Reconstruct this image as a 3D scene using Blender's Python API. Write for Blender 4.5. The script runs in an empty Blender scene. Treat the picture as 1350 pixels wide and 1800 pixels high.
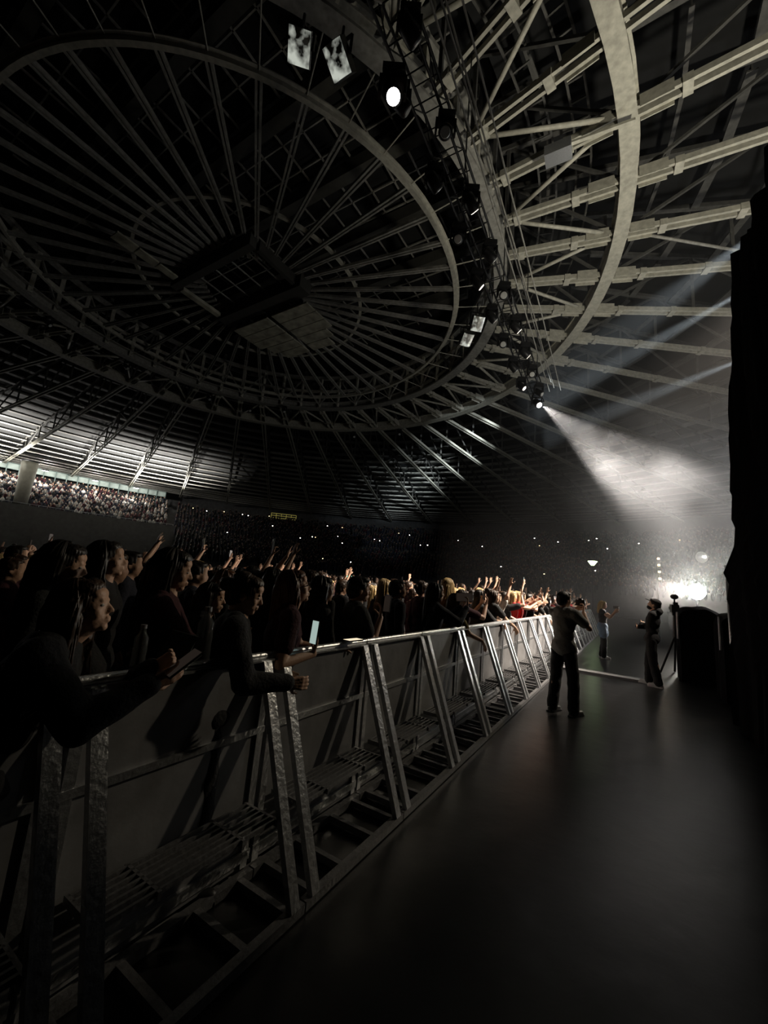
import bpy, math, random
import numpy as np
from mathutils import Vector, Matrix, noise
R_ = math.radians
random.seed(7); rng = np.random.default_rng(7)
V = Vector
SC = bpy.context.scene
COL = SC.collection

# ------------------------------------------------------------------ camera, world, exposure
cam = bpy.data.cameras.new('camera'); camo = bpy.data.objects.new('camera', cam); COL.objects.link(camo)
F_, PT, RL = 706.1, 0.1729, 0.0859
fwd = Vector((0, math.cos(PT), math.sin(PT))); up0 = Vector((0, -math.sin(PT), math.cos(PT))); ri0 = Vector((1, 0, 0))
ri = ri0*math.cos(RL)+up0*math.sin(RL); up = -ri0*math.sin(RL)+up0*math.cos(RL)
M = Matrix((ri, up, -fwd)).transposed().to_4x4(); M.translation = Vector((0, 0, 1.65))
camo.matrix_world = M
cam.sensor_fit = 'VERTICAL'; cam.sensor_height = 36; cam.lens = 36*F_/1800
cam.clip_start = .05; cam.clip_end = 400
SC.camera = camo
SC.view_settings.view_transform = 'Standard'; SC.view_settings.look = 'None'
SC.view_settings.gamma = 1; SC.view_settings.use_curve_mapping = False
SC.view_settings.exposure = 0.0
w = bpy.data.worlds.new('world'); SC.world = w; w.use_nodes = True
w.node_tree.nodes['Background'].inputs[0].default_value = (.9, .95, 1, 1)
w.node_tree.nodes['Background'].inputs[1].default_value = 0.0
cy = SC.cycles
cy.max_bounces = 5; cy.diffuse_bounces = 2; cy.glossy_bounces = 2; cy.volume_bounces = 0
cy.transmission_bounces = 4; cy.transparent_max_bounces = 16
cy.sample_clamp_indirect = 2; cy.use_denoising = True; cy.volume_step_rate = 1.5; cy.volume_max_steps = 160

# ground frame: stage edge direction D, stage-ward normal N; roof centre
N = Vector((.8486, -.529, 0)); D = Vector((.529, .8486, 0))
CX, CY = -7.918, 19.424
def P(s, a, z=0): return N*s+D*a+Vector((0, 0, z))
def RP(r, deg, z): return Vector((CX+r*math.cos(R_(deg)), CY+r*math.sin(R_(deg)), z))
STAR = Vector((14.5, 14.5, 2.6))          # where the singer is, everybody looks there

def spot(name, loc, target, energy, deg, blend=.3, color=(1, 1, 1), radius=.1):
    l = bpy.data.lights.new(name, 'SPOT'); l.energy = energy; l.spot_size = R_(deg); l.spot_blend = blend
    l.color = color; l.shadow_soft_size = radius
    o = bpy.data.objects.new(name, l); COL.objects.link(o); o.location = loc
    o.rotation_euler = (Vector(target)-Vector(loc)).to_track_quat('-Z', 'Y').to_euler(); return o
def point(name, loc, energy, color=(1, 1, 1), radius=.15):
    l = bpy.data.lights.new(name, 'POINT'); l.energy = energy; l.color = color; l.shadow_soft_size = radius
    o = bpy.data.objects.new(name, l); COL.objects.link(o); o.location = loc; return o

FLARE = Vector((11.6, 14.75, 2.28))
BEAM0 = Vector((7.05, 18.35, 10.95))
BEAM1 = Vector((8.83, 11.5, 4.43))
BD = (BEAM1-BEAM0).normalized()
spot('follow_spot_light', BEAM0+BD*.5, BEAM1, 46000, 21, .7, (1, .93, .87), .05)
spot('stage_flare_spot', FLARE+Vector((-.30, -.30, .08)), P(-2.7, 13.2, 1.3), 3200, 46, .8, (1, .87, .78), .02)
# stage wash that throws light up into the roof steel and over the front rows
spot('stage_wash_up', P(4.5, 8, 4), (9, 9.5, 15.6), 4900, 96, 1, (1, .95, .80), .4)
spot('stage_wash_wide', P(8, 17, 5), P(-9, 22, 16), 950, 140, 1, (.95, .97, 1), .5)
spot('added_rail_spot', P(5, 12.5, 11), P(-3.2, 9.5, 1.6), 30000, 36, .9, (1, .86, .72), .2)  # extra spot added to brighten the crowd at the rail
spot('stage_wash_near_crowd', P(6, 17.2, 9), P(-2.4, 4.2, 1.6), 2000, 40, .9, (1, .86, .64), .2)
# cool moving-head beams coming over from the stage side
CB = [((11.32, 11.31, 12.08), (10.26, 18.32, 12.9), 100000, 9), ((13.33, 13.54, 11.19), (11.94, 21.96, 12.2), 90000, 9), ((9.38, 9.01, 11.69), (8.79, 13.37, 11.9), 26000, 20)]
for i, (l0, t0, e, dg) in enumerate(CB):
    spot('cool_beam_light', l0, t0, e, dg, .9, (.82, .93, 1), .05)
point('stage_glow', P(5, 24, 5), 250, (.95, .95, 1), .6)
for k, dg in enumerate((122, 127.5, 133, 145, 150, 155)):
    spot('added_stand_uplight', RP(55.5, dg, 8.6), RP(54, dg-1, 17), 30000, 100, .8, (1, .97, .9), .3)  # added uplights without fixtures, to brighten the roof strips
for k, dg in enumerate((125.5, 131, 137, 142, 147)):
    point('stand_lamp_light', RP(63.5, dg, 14.2), 800, (1, .96, .9), .2)

# ------------------------------------------------------------------ materials
def mat(name, col, rough=.6, metal=0, bump=0, scale=20, vary=0.0, emis=None, es=0, trans=0, spec=.5, sheen=0, alpha=1):
    m = bpy.data.materials.new(name); m.use_nodes = True; nt = m.node_tree; b = nt.nodes['Principled BSDF']
    b.inputs['Base Color'].default_value = (*col, 1); b.inputs['Roughness'].default_value = rough
    b.inputs['Metallic'].default_value = metal; b.inputs['Specular IOR Level'].default_value = spec
    if trans: b.inputs['Transmission Weight'].default_value = trans
    if sheen: b.inputs['Sheen Weight'].default_value = sheen
    if alpha < 1: b.inputs['Alpha'].default_value = alpha
    if emis: b.inputs['Emission Color'].default_value = (*emis, 1); b.inputs['Emission Strength'].default_value = es
    if bump or vary:
        tc = nt.nodes.new('ShaderNodeTexCoord'); n = nt.nodes.new('ShaderNodeTexNoise')
        n.inputs['Scale'].default_value = scale; n.inputs['Detail'].default_value = 5
        nt.links.new(tc.outputs['Object'], n.inputs['Vector'])
        if bump:
            bm_ = nt.nodes.new('ShaderNodeBump'); bm_.inputs['Strength'].default_value = bump; bm_.inputs['Distance'].default_value = .02
            nt.links.new(n.outputs['Fac'], bm_.inputs['Height']); nt.links.new(bm_.outputs['Normal'], b.inputs['Normal'])
        if vary:
            r = nt.nodes.new('ShaderNodeValToRGB')
            r.color_ramp.elements[0].position = .3; r.color_ramp.elements[1].position = .7
            r.color_ramp.elements[0].color = (*[c*(1-vary) for c in col], 1); r.color_ramp.elements[1].color = (*[min(1, c*(1+vary*.6)) for c in col], 1)
            nt.links.new(n.outputs['Fac'], r.inputs['Fac']); nt.links.new(r.outputs['Color'], b.inputs['Base Color'])
    return m
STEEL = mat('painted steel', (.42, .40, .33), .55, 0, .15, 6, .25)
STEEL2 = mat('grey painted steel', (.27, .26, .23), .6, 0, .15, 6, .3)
STEELSHADE = mat('shade-darkened upper steel', (.075, .072, .065), .7, 0, .1, 6, .3)  # shade on the high members is put into this colour
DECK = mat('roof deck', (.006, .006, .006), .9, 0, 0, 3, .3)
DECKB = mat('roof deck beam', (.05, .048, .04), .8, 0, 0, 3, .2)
PANEL = mat('pale roof panel', (.40, .38, .29), .8, 0, .1, 2, .5)
ALU = mat('aluminium', (.62, .63, .64), .32, .85, .25, 40, .15)
ALUSHADE = mat('shade-darkened aluminium', (.2, .2, .205), .5, .6, .25, 40, .2)  # aluminium darkened to paint shade on the low barrier parts
ALUP = mat('barrier sheet', (.24, .24, .245), .5, .25, .3, 5, .25)
BLACKM = mat('black metal', (.015, .015, .016), .45, .3)
BLACK = mat('black drape cloth', (.006, .006, .007), .95, 0, .3, 30, spec=.03)
CHROME = mat('polished reflector', (.8, .8, .76), .38, .55, .6, 6)
CABLE = mat('black cable', (.06, .06, .065), .4)
FLOORM = mat('black stage floor', (.012, .012, .0125), .28, 0, .25, 3, .25, spec=.35)
CONC = mat('dark concrete', (.05, .05, .05), .8, 0, .2, 2, .3)
PIERM = mat('pale concrete', (.55, .54, .47), .8, 0, .2, 2, .15)
LAMPW = mat('lit lamp', (1, 1, 1), .5, emis=(1, .97, .93), es=9)
GLOWREFLECT = mat('reflector with painted glow', (.7, .7, .66), .35, .4, .6, 5, emis=(.95, 1, .88), es=.0)  # noise-driven glow painted in place of a reflection
nt_ = GLOWREFLECT.node_tree; n_ = nt_.nodes.new('ShaderNodeTexNoise'); n_.inputs['Scale'].default_value = 7; n_.inputs['Detail'].default_value = 3
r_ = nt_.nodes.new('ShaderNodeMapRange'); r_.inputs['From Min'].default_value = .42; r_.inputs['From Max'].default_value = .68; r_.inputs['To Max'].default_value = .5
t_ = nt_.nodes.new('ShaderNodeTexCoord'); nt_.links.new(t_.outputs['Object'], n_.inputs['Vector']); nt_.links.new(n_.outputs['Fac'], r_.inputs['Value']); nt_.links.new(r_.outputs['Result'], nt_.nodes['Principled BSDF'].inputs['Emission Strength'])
GLINTLENS = mat('lens with painted glint', (.8, .8, .75), .2, emis=(1, .88, .75), es=2.2)  # emission stands in for light glinting off the glass
LAMPFLARE = mat('stage lamp lens', (1, 1, 1), .5, emis=(1, .96, .86), es=240)
LAMPY = mat('amber lamp', (1, .8, .4), .5, emis=(1, .72, .35), es=5)
LAMPG = mat('greenish lamp', (.8, 1, .6), .5, emis=(.72, 1, .5), es=9)
EXITG = mat('exit sign green', (.1, .9, .6), .5, emis=(.25, 1, .7), es=2.5)
YELGLOW = mat('rail with painted yellow glow', (.5, .45, .1), .5, emis=(.7, .6, .15), es=.25)  # yellow light painted as emission; the rail is no lamp
SCREEN = mat('phone screen', (.1, .12, .11), .2, emis=(.62, .8, .74), es=.55)
SCREEN2 = mat('warm phone screen', (.1, .12, .11), .2, emis=(1, .85, .6), es=1.0)
SCREEND = mat('dim phone screen', (.02, .02, .02), .35, emis=(1, .75, .6), es=.015, spec=.25)
TORCH = mat('phone torch', (1, 1, 1), .5, emis=(1, .93, .85), es=14)
GLASS = mat('glass', (.9, 1, .98), .08, 0, trans=1, alpha=.35)
MULL = mat('glazing bar', (.25, .33, .31), .5, .3)
FROST = mat('lit frosted fascia', (.55, .65, .6), .4, 0, .2, 1, .3)
PET = mat('clear bottle plastic', (.8, .85, .85), .08, trans=.9, alpha=.45)
SKIN = mat('skin', (.62, .38, .26), .5, 0, .12, 90, .08)
SKINSHADE = mat('shade-darkened skin', (.16, .10, .07), .6)  # skin tone darkened to stand for the dim far stands
SKIN2 = mat('tanned skin', (.45, .26, .17), .5, 0, .12, 90, .08)
EYE = mat('eye', (.5, .47, .43), .15)
HAIRD = mat('dark hair', (.012, .008, .006), .45)
HAIRR = mat('reddish brown hair', (.10, .038, .016), .42)
HAIRB = mat('blonde hair', (.50, .36, .16), .45)
HAIRM = mat('brown hair', (.045, .024, .013), .45)
def cloth(n, c): return mat(n, c, .9, 0, .4, 60, .2)
C_BLK = cloth('black cloth', (.010, .010, .011)); C_NAVY = cloth('navy cloth', (.014, .016, .03)); C_GREY = cloth('grey cotton', (.28, .27, .25))
C_DGREY = cloth('dark grey cloth', (.022, .024, .024)); C_WINE = cloth('wine cloth', (.045, .008, .013)); C_WHITE = cloth('white cloth', (.6, .58, .55))
C_DENIM = cloth('blue denim', (.16, .25, .36)); C_OCHRE = cloth('ochre cloth', (.22, .16, .05)); C_RED = cloth('red cloth', (.5, .03, .03))
SHOEW = mat('white shoe', (.6, .6, .6), .6); SHOEB = mat('black shoe', (.01, .01, .01), .5)

# ------------------------------------------------------------------ mesh helpers
class MB:
    def __init__(s): s.v = []; s.f = []; s.m = []
    def add(s, v, f, mi=0):
        o = len(s.v); s.v += [tuple(x) for x in v]; s.f += [tuple(i+o for i in q) for q in f]; s.m += [mi]*len(f); return s
    def box(s, c, size, mat3=None, mi=0):
        c = Vector(c); hx, hy, hz = [q/2 for q in size]
        vs = [Vector((x, y, z)) for x in (-hx, hx) for y in (-hy, hy) for z in (-hz, hz)]
        if mat3 is not None: vs = [mat3 @ q for q in vs]
        return s.add([q+c for q in vs], [(0, 1, 3, 2), (4, 6, 7, 5), (0, 4, 5, 1), (2, 3, 7, 6), (0, 2, 6, 4), (1, 5, 7, 3)], mi)
    def bar(s, a, b, w_, h_, upv=(0, 0, 1), mi=0):           # rectangular bar from a to b
        a, b = Vector(a), Vector(b); x = (b-a); L = x.length
        if L < 1e-6: return s
        x /= L; u = Vector(upv)
        if abs(x.dot(u)) > .98: u = Vector((N.x, N.y, 0))
        y = u.cross(x).normalized(); z = x.cross(y)
        m3 = Matrix((x, y, z)).transposed()
        return s.box((a+b)/2, (L, w_, h_), m3, mi)
    def tube(s, pts, rs, n=8, cap=True, mi=0):
        pts = [Vector(p) for p in pts]
        if not hasattr(rs, '__len__'): rs = [rs]*len(pts)
        rings = []; pv = None
        for i, p in enumerate(pts):
            t = (pts[min(i+1, len(pts)-1)]-pts[max(i-1, 0)]).normalized()
            if pv is None:
                pv = t.orthogonal().normalized()
            pv = (pv-t*pv.dot(t)).normalized(); q = t.cross(pv)
            rings.append([p+(pv*math.cos(2*math.pi*k/n)+q*math.sin(2*math.pi*k/n))*rs[i] for k in range(n)])
        vs = [v for r in rings for v in r]; fs = []
        for i in range(len(rings)-1):
            for k in range(n): fs.append((i*n+k, i*n+(k+1) % n, (i+1)*n+(k+1) % n, (i+1)*n+k))
        if cap: fs.append(tuple(range(n-1, -1, -1))); fs.append(tuple((len(rings)-1)*n+k for k in range(n)))
        return s.add(vs, fs, mi)
    def capsule(s, a, b, ra, rb, n=12):
        a, b = Vector(a), Vector(b); x = b-a; L = x.length
        x = x/L if L > 1e-6 else Vector((0, 0, 1))
        pts, rs = [], []
        for t in (80, 55, 30, 0): pts.append(a-x*ra*math.sin(R_(t))); rs.append(ra*math.cos(R_(t)))
        for t in (0, 30, 55, 80): pts.append(b+x*rb*math.sin(R_(t))); rs.append(rb*math.cos(R_(t)))
        if L < 1e-4: pts.pop(3); rs.pop(3)
        return s.tube(pts, rs, n)
    def ell(s, c, r, rot=None, n=16, m=10, mi=0):
        c = Vector(c); vs = []; fs = []
        for i in range(1, m):
            th = math.pi*i/m
            for k in range(n):
                ph = 2*math.pi*k/n; vs.append(Vector((r[0]*math.sin(th)*math.cos(ph), r[1]*math.sin(th)*math.sin(ph), r[2]*math.cos(th))))
        vs.append(Vector((0, 0, r[2]))); vs.append(Vector((0, 0, -r[2])))
        if rot is not None: vs = [rot @ v for v in vs]
        for i in range(m-2):
            for k in range(n): fs.append((i*n+k, (i+1)*n+k, (i+1)*n+(k+1) % n, i*n+(k+1) % n))
        T = (m-1)*n
        for k in range(n): fs.append((k, (k+1) % n, T)); fs.append(((m-2)*n+(k+1) % n, (m-2)*n+k, T+1))
        return s.add([v+c for v in vs], fs, mi)
    def mesh(s, name, mats, smooth=False):
        me = bpy.data.meshes.new(name); me.from_pydata(s.v, [], s.f)
        if not isinstance(mats, (list, tuple)): mats = [mats]
        for q in mats: me.materials.append(q)
        if any(s.m): me.polygons.foreach_set('material_index', s.m)
        if smooth: me.polygons.foreach_set('use_smooth', [True]*len(me.polygons))
        me.update(); return me
    def build(s, name, mats, parent=None, smooth=False):
        return put(s.mesh(name, mats, smooth), name, parent)
def put(me, name, parent=None):
    o = bpy.data.objects.new(name, me); COL.objects.link(o)
    if parent is not None: o.parent = parent
    return o
def tag(o, label, cat, group=None, kind=None):
    o['label'] = label; o['category'] = cat
    if group: o['group'] = group
    if kind: o['kind'] = kind
    return o
def empty(name, loc=(0, 0, 0), rz=0):
    o = bpy.data.objects.new(name, None); COL.objects.link(o); o.location = loc; o.rotation_euler = (0, 0, rz); o.empty_display_size = .2; return o
def struct(o): o['kind'] = 'structure'; return o
def dup(root, loc=None, rz=None, scale=None, swap=None):
    r = root.copy(); COL.objects.link(r)
    if loc is not None: r.location = loc
    if rz is not None: r.rotation_euler = (0, 0, rz)
    if scale: r.scale = (scale,)*3
    for ch in list(root.children):
        c = ch.copy(); COL.objects.link(c); c.parent = r
        for g in ch.children:
            q = g.copy(); COL.objects.link(q); q.parent = c
    return r
def in_view(p, mg=40):
    d = V(p)-V((0, 0, 1.65)); dep = d.dot(fwd)
    if dep < .3: return False
    u, v_ = d.dot(ri)/dep*F_, d.dot(up)/dep*F_
    return abs(u) < 675+mg and abs(v_) < 900+mg
def vis(*pts): return any(in_view(q, 0) for q in pts)
def nth(n):
    if n <= len(ORD): return ORD[n-1]
    return ['', '', 'twenty', 'thirty', 'forty', 'fifty'][n//10]+('-'+['', 'first', 'second', 'third', 'fourth', 'fifth', 'sixth', 'seventh', 'eighth', 'ninth'][n % 10] if n % 10 else 'th').replace('yth', 'ieth')
ORD = ['nearest', 'second', 'third', 'fourth', 'fifth', 'sixth', 'seventh', 'eighth', 'ninth', 'tenth', 'eleventh', 'twelfth', 'thirteenth', 'fourteenth',
       'fifteenth', 'sixteenth', 'seventeenth', 'eighteenth', 'nineteenth', 'twentieth', 'twenty-first', 'twenty-second', 'twenty-third', 'twenty-fourth']

# ------------------------------------------------------------------ the hall shell
def lathe_faces(prof, a0, a1, n, name, m, flip=False):
    mb = MB(); full = abs(a1-a0) >= 360
    cnt = n if full else n+1
    for k in range(cnt):
        an = a0+(a1-a0)*k/n
        for (r, z) in prof: mb.v.append(tuple(RP(r, an, z)))
    np_ = len(prof)
    for k in range(n):
        for j in range(np_-1):
            a, b = k*np_+j, ((k+1) % cnt)*np_+j
            mb.f.append((a, b, b+1, a+1)); mb.m.append(0)
    return mb.build(name, m)
fl = MB(); fl.box((CX, CY, -.1), (150, 150, .2)); struct(fl.build('floor', FLOORM))
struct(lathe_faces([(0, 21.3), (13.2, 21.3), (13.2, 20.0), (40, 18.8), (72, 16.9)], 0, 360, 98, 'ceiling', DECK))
struct(lathe_faces([(72, 0), (72, 17)], 0, 360, 98, 'wall_back', CONC))
# bowl of raked seating and its front walls
def rake(r0, z0, r1, z1, n, front):
    pr = [(r0, front), (r0, z0)]
    for i in range(n):
        ra = r0+(r1-r0)*i/n; rb = r0+(r1-r0)*(i+1)/n; za = z0+(z1-z0)*i/n
        pr += [(rb, za), (rb, za+(z1-z0)/n)]
    return pr
o = lathe_faces(rake(46, 2.2, 57, 7.0, 12, 0)+rake(57.2, 7.2, 68, 12.6, 12, 7.0), -35, 119, 110, 'wall_lower_stand', CONC); struct(o)
o = lathe_faces([(56.6, 0), (56.6, 8.1), (56.9, 8.1)]+rake(57.0, 7.1, 68, 12.6, 12, 7.1), 119, 190, 56, 'wall_upper_stand', CONC); struct(o)
o = lathe_faces([(46, 0), (57, 0), (57, 8)], 119, 119.2, 1, 'wall_stand_end', CONC); struct(o)

# ------------------------------------------------------------------ roof steel
A0, DA, NS = -116.28, 7.347, 49
ang = [A0+DA*k for k in range(NS)]
ZB = 15.65
def ringprof(mb, r0, r1, z0, z1, n=98):
    base = len(mb.v)
    for k in range(n):
        an = A0+360*k/n
        for (r, z) in ((r0, z0), (r1, z0), (r1, z1), (r0, z1)): mb.v.append(tuple(RP(r, an, z)))
    for k in range(n):
        for j in range(4):
            a, b = base+k*4+j, base+((k+1) % n)*4+j
            a2, b2 = base+k*4+(j+1) % 4, base+((k+1) % n)*4+(j+1) % 4
            mb.f.append((a, b, b2, a2)); mb.m.append(0)
# slim compression ring with the spokes
rt = empty('ring_beam', RP(0, 0, 0)); tag(rt, 'slim round steel ring at the outer ends of the roof spokes', 'ring beam')
def rel(mb, root): mb.v = [tuple(Vector(v)-root.location) for v in mb.v]; return mb
m = MB(); ringprof(m, 10.60, 10.76, ZB-.1, ZB+.1); rel(m, rt).build('ring_tube', STEEL, rt)
m = MB(); ringprof(m, 10.76, 10.86, ZB+.06, ZB+.10); rel(m, rt).build('ring_flange', STEEL, rt)
rt = empty('ring_beam', RP(0, 0, 0)); tag(rt, 'small inner steel ring crossing above the roof spokes near their hub', 'ring beam')
m = MB(); ringprof(m, 5.62, 5.76, 16.12, 16.24); rel(m, rt).build('ring_tube', STEEL, rt)
m = MB()
for an in ang: m.bar(RP(5.69, an, 16.05), RP(5.69, an, 16.4), .08, .08)
rel(m, rt).build('hanger', STEEL2, rt)['kind'] = 'stuff'
nsp = ntr = 0
for k, an in enumerate(ang):
    if not vis(*[RP(r, an, ZB) for r in (3, 5, 7, 9, 10.6, 12.7)]): continue
    nsp += 1; t = RP(0, an, 0); o_ = RP(10.6, an, ZB); i_ = RP(2.55, an, 16.35); td = Vector((-math.sin(R_(an)), math.cos(R_(an)), 0))
    root = empty('roof_spoke', o_); tag(root, 'thin twin-bar roof spoke, %s counted around the hub starting at the top left' % nth(nsp).replace('nearest', 'first'), 'roof spoke', 'radial spokes inside the slim ring')
    for sg in (-1, 1):
        m = MB(); m.bar(o_+td*.07*sg-o_, i_+td*.045*sg-o_, .07, .13); m.build('spoke_bar', STEEL2, root)
    m = MB(); m.tube([RP(10.75, an, ZB+.05)-o_, RP(12.75, an, ZB+.15)-o_], .022, 6); m.build('tie_rod', STEEL, root)
# lattice ring (drum)
rt = empty('ring_truss', RP(0, 0, 0)); tag(rt, 'deep circular lattice ring of posts and chords around the spokes', 'ring truss')
m = MB(); ringprof(m, 12.45, 13.0, ZB-.15, ZB-.05); ringprof(m, 12.70, 12.76, ZB-.05, ZB+.35); ringprof(m, 12.45, 13.0, ZB+.35, ZB+.42); rel(m, rt).build('lower_chord', STEEL2, rt)
m = MB(); ringprof(m, 12.42, 12.62, 16.95, 17.12); rel(m, rt).build('middle_chord', STEEL, rt)
m = MB(); ringprof(m, 12.38, 12.7, 18.15, 18.35); rel(m, rt).build('upper_chord', STEEL2, rt)
for k, an in enumerate(ang):
    m = MB(); m.bar(RP(12.55, an, ZB), RP(12.5, an, 18.2), .22, .14); rel(m, rt).build('post', STEEL, rt)
    if k % 2:
        m = MB(); m.bar(RP(12.5, an, ZB+.2), RP(12.5, an+DA, 18.1), .12, .1); m.bar(RP(12.5, an, ZB+.2), RP(12.5, an-DA, 18.1), .12, .1)
        rel(m, rt).build('lattice_brace', STEEL2, rt)
# broad flat-bottomed ring
rt = empty('ring_beam', RP(0, 0, 0)); tag(rt, 'broad flat-bottomed steel ring beam carrying the radial trusses', 'ring beam')
m = MB(); ringprof(m, 16.95, 17.45, ZB-.22, ZB-.16); rel(m, rt).build('bottom_flange', STEEL, rt)
m = MB(); ringprof(m, 16.98, 17.02, ZB-.16, ZB+.35); ringprof(m, 17.38, 17.42, ZB-.16, ZB+.35); rel(m, rt).build('web', STEEL, rt)
m = MB(); ringprof(m, 16.9, 17.5, ZB+.35, ZB+.42); rel(m, rt).build('top_flange', STEEL, rt)
def zlow(r): return ZB if r < 22 else ZB-.35*(r-22)/49
def zup(r): return 19.0-2.5*(r-13)/58
for k, an in enumerate(ang):
    an_v = (an+180) % 360-180
    if not vis(*[RP(r, an, zlow(r)) for r in (13, 15, 18, 22, 27, 34, 42, 50, 60, 70)]): continue
    ntr += 1; org = RP(12.9, an, ZB); td = Vector((-math.sin(R_(an)), math.cos(R_(an)), 0))
    root = empty('roof_truss', org); tag(root, 'long radial steel roof truss, %s counted around the hall starting at the top right' % nth(ntr).replace('nearest', 'first'), 'roof truss', 'radial roof trusses')
    def Q(r, z, off=0): return RP(r, an, z)+td*off-org
    def near_seg(mb, off):
        pr = 13.1
        for r in (22, 38, 54, 71): mb.bar(Q(pr, zlow(pr), off), Q(r, zlow(r), off), .09, .2); pr = r
    for sg in (-1, 1):
        m = MB(); near_seg(m, .13*sg); m.build('lower_chord', STEEL, root)
    for r in [13.6, 15.6, 18.6, 21.0, 24.5, 28.5]:
        if r > 16 and not -62 < an_v < 12: continue
        if not vis(RP(r, an, ZB)): continue
        m = MB(); m.box(Q(r, zlow(r)-.02), (.24, .42, .26), Matrix.Rotation(R_(an), 3, 'Z')); m.build('tie_plate', STEEL, root)
        if 15 < r < 19:
            for sg in (-1, 1): m = MB(); m.box(Q(r+(.8 if r < 16 else -.7), ZB, .2*sg), (.8, .03, .42), Matrix.Rotation(R_(an), 3, 'Z')); m.build('gusset_plate', STEEL, root)
    m = MB(); pr = 12.9
    for r in (30, 50, 71): m.bar(Q(pr, zup(pr)), Q(r, zup(r)), .2, .2); pr = r
    m.build('upper_chord', STEELSHADE, root)
    m = MB(); nodes = [13.2, 17.2, 22, 27.5, 33.5, 40, 47, 54, 62, 70.5]
    for j, r in enumerate(nodes):
        m.bar(Q(r, zlow(r)), Q(r, zup(r)), .12, .12)
        if j+1 < len(nodes):
            r2 = nodes[j+1]
            if j % 2: m.bar(Q(r, zlow(r)), Q(r2, zup(r2)), .1, .1)
            else: m.bar(Q(r, zup(r)), Q(r2, zlow(r2)), .1, .1)
    m.build('web_member', STEELSHADE, root)
nds = 0
# round diagonal struts in plan, ring to ring
for k, an in enumerate(ang[:-1]):
    if not vis(RP(13.3, an, ZB), RP(15, an+3, ZB), RP(15, an-3, ZB), RP(16.5, an, ZB)): continue
    if k % 2 == 0:      # inner nodes at even trusses
        for dk in (-1, 1):
            a_, b_ = RP(13.3, an+dk*.35, ZB+.05), RP(16.6, an+dk*(DA-.55), ZB+.05)
            if not vis(a_, b_): continue
            nds += 1; m = MB(); m.tube([Vector((0, 0, 0)), b_-a_], .075, 8)
            o = m.build('diagonal_strut', STEEL, smooth=True); o.location = a_
            tag(o, 'round steel diagonal strut, %s counted around the broad ring, inside it, from the top right' % nth(nds).replace('nearest', 'first'), 'roof strut', 'diagonal struts inside the broad ring')
    else:
        for dk in (-1, 1):
            a_, b_ = RP(17.8, an+dk*.4, ZB), RP(23.5, an+dk*(DA-.5), zlow(23.5))
            if -21 < ((an+180) % 360-180) < -13 and dk > 0:
                m = MB(); m.tube([Vector((0, 0, 0)), b_-a_], .06, 6)
                o = m.build('diagonal_strut', STEEL2, smooth=True); o.location = a_
                tag(o, 'slim diagonal strut outside the broad ring between two roof trusses', 'roof strut', 'diagonal struts outside the broad ring')
# purlins: polygon rings between the trusses
rads = [14.6, 18.8, 20.6, 22.8, 25.2]+[27.8+2.3*i for i in range(19)]
for i, r in enumerate(rads):
    if r > 70.5: break
    z = zup(r)-.25 if r < 45 else zlow(r)+.3+max(0, (60-r)/15)*(zup(45)-.55-zlow(45)) if r < 60 else zlow(r)+.3
    rt = empty('roof_purlin', RP(0, 0, z)); tag(rt, 'long thin many-sided steel purlin circling under the roof, %s counted outward from the lattice ring' % nth(i+1).replace('nearest', 'first'), 'roof purlin', 'concentric roof purlins')
    m = MB()
    for k in range(NS-0):
        a, b = RP(r, ang[k]+10/r, z)-rt.location, RP(r, ang[k]+DA-10/r, z)-rt.location
        m.bar(a, b, (.3 if r < 26 else .62) if r > 20 else .14, .06); m.bar(a+Vector((0, 0, .12)), b+Vector((0, 0, .12)), .05, .22)
    m.build('purlin_bar', STEEL2 if r > 33 else STEELSHADE, rt)  # inner purlins take the steel with shade in its colour
# catwalk ladders seen above the right hand trusses
for (r0, r1, a0_, a1_) in ((14.3, 14.9, -60, 10), (15.6, 16.1, -60, 10)):
    m = MB(); n = 30
    for j in range(n):
        aa, ab = a0_+(a1_-a0_)*j/n, a0_+(a1_-a0_)*(j+1)/n
        for r in (r0, r1): m.bar(RP(r, aa, 17.6), RP(r, ab, 17.6), .07, .07)
        m.bar(RP(r0, aa, 17.6), RP(r1, aa, 17.6), .05, .05)
    o = m.build('roof_catwalk', STEELSHADE); tag(o, 'narrow ladder-like catwalk hung %s the roof trusses near the broad ring' % ('between the lattice ring and' if r0 < 15 else 'between the rods of'), 'catwalk')
# roof centre: grid of deck beams above the spokes
C0 = RP(0, 0, 0)
for i, dd in enumerate((-10.2, -6.9, -3.7, -.5, 2.7, 5.9, 9.1)):
    L = math.sqrt(max(1, 12.4**2-dd*dd)); a, b = C0+N*(-L)+D*dd, C0+N*L+D*dd
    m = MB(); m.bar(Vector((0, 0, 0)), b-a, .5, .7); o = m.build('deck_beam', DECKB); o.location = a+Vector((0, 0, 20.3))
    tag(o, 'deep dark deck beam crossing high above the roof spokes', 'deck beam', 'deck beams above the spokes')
m = MB()
for i in range(-9, 10):
    x = i*1.25; L = math.sqrt(max(1, 12.2**2-x*x))
    m.bar(C0+D*x-N*L+Vector((0, 0, 20.9)), C0+D*x+N*L+Vector((0, 0, 20.9)), .06, .08)
    m.bar(C0+N*x-D*L+Vector((0, 0, 20.9)), C0+N*x+D*L+Vector((0, 0, 20.9)), .06, .08)
o = m.build('ceiling_grid', STEEL2); tag(o, 'fine square grid of bars under the roof deck above the spokes', 'ceiling grid')
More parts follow.
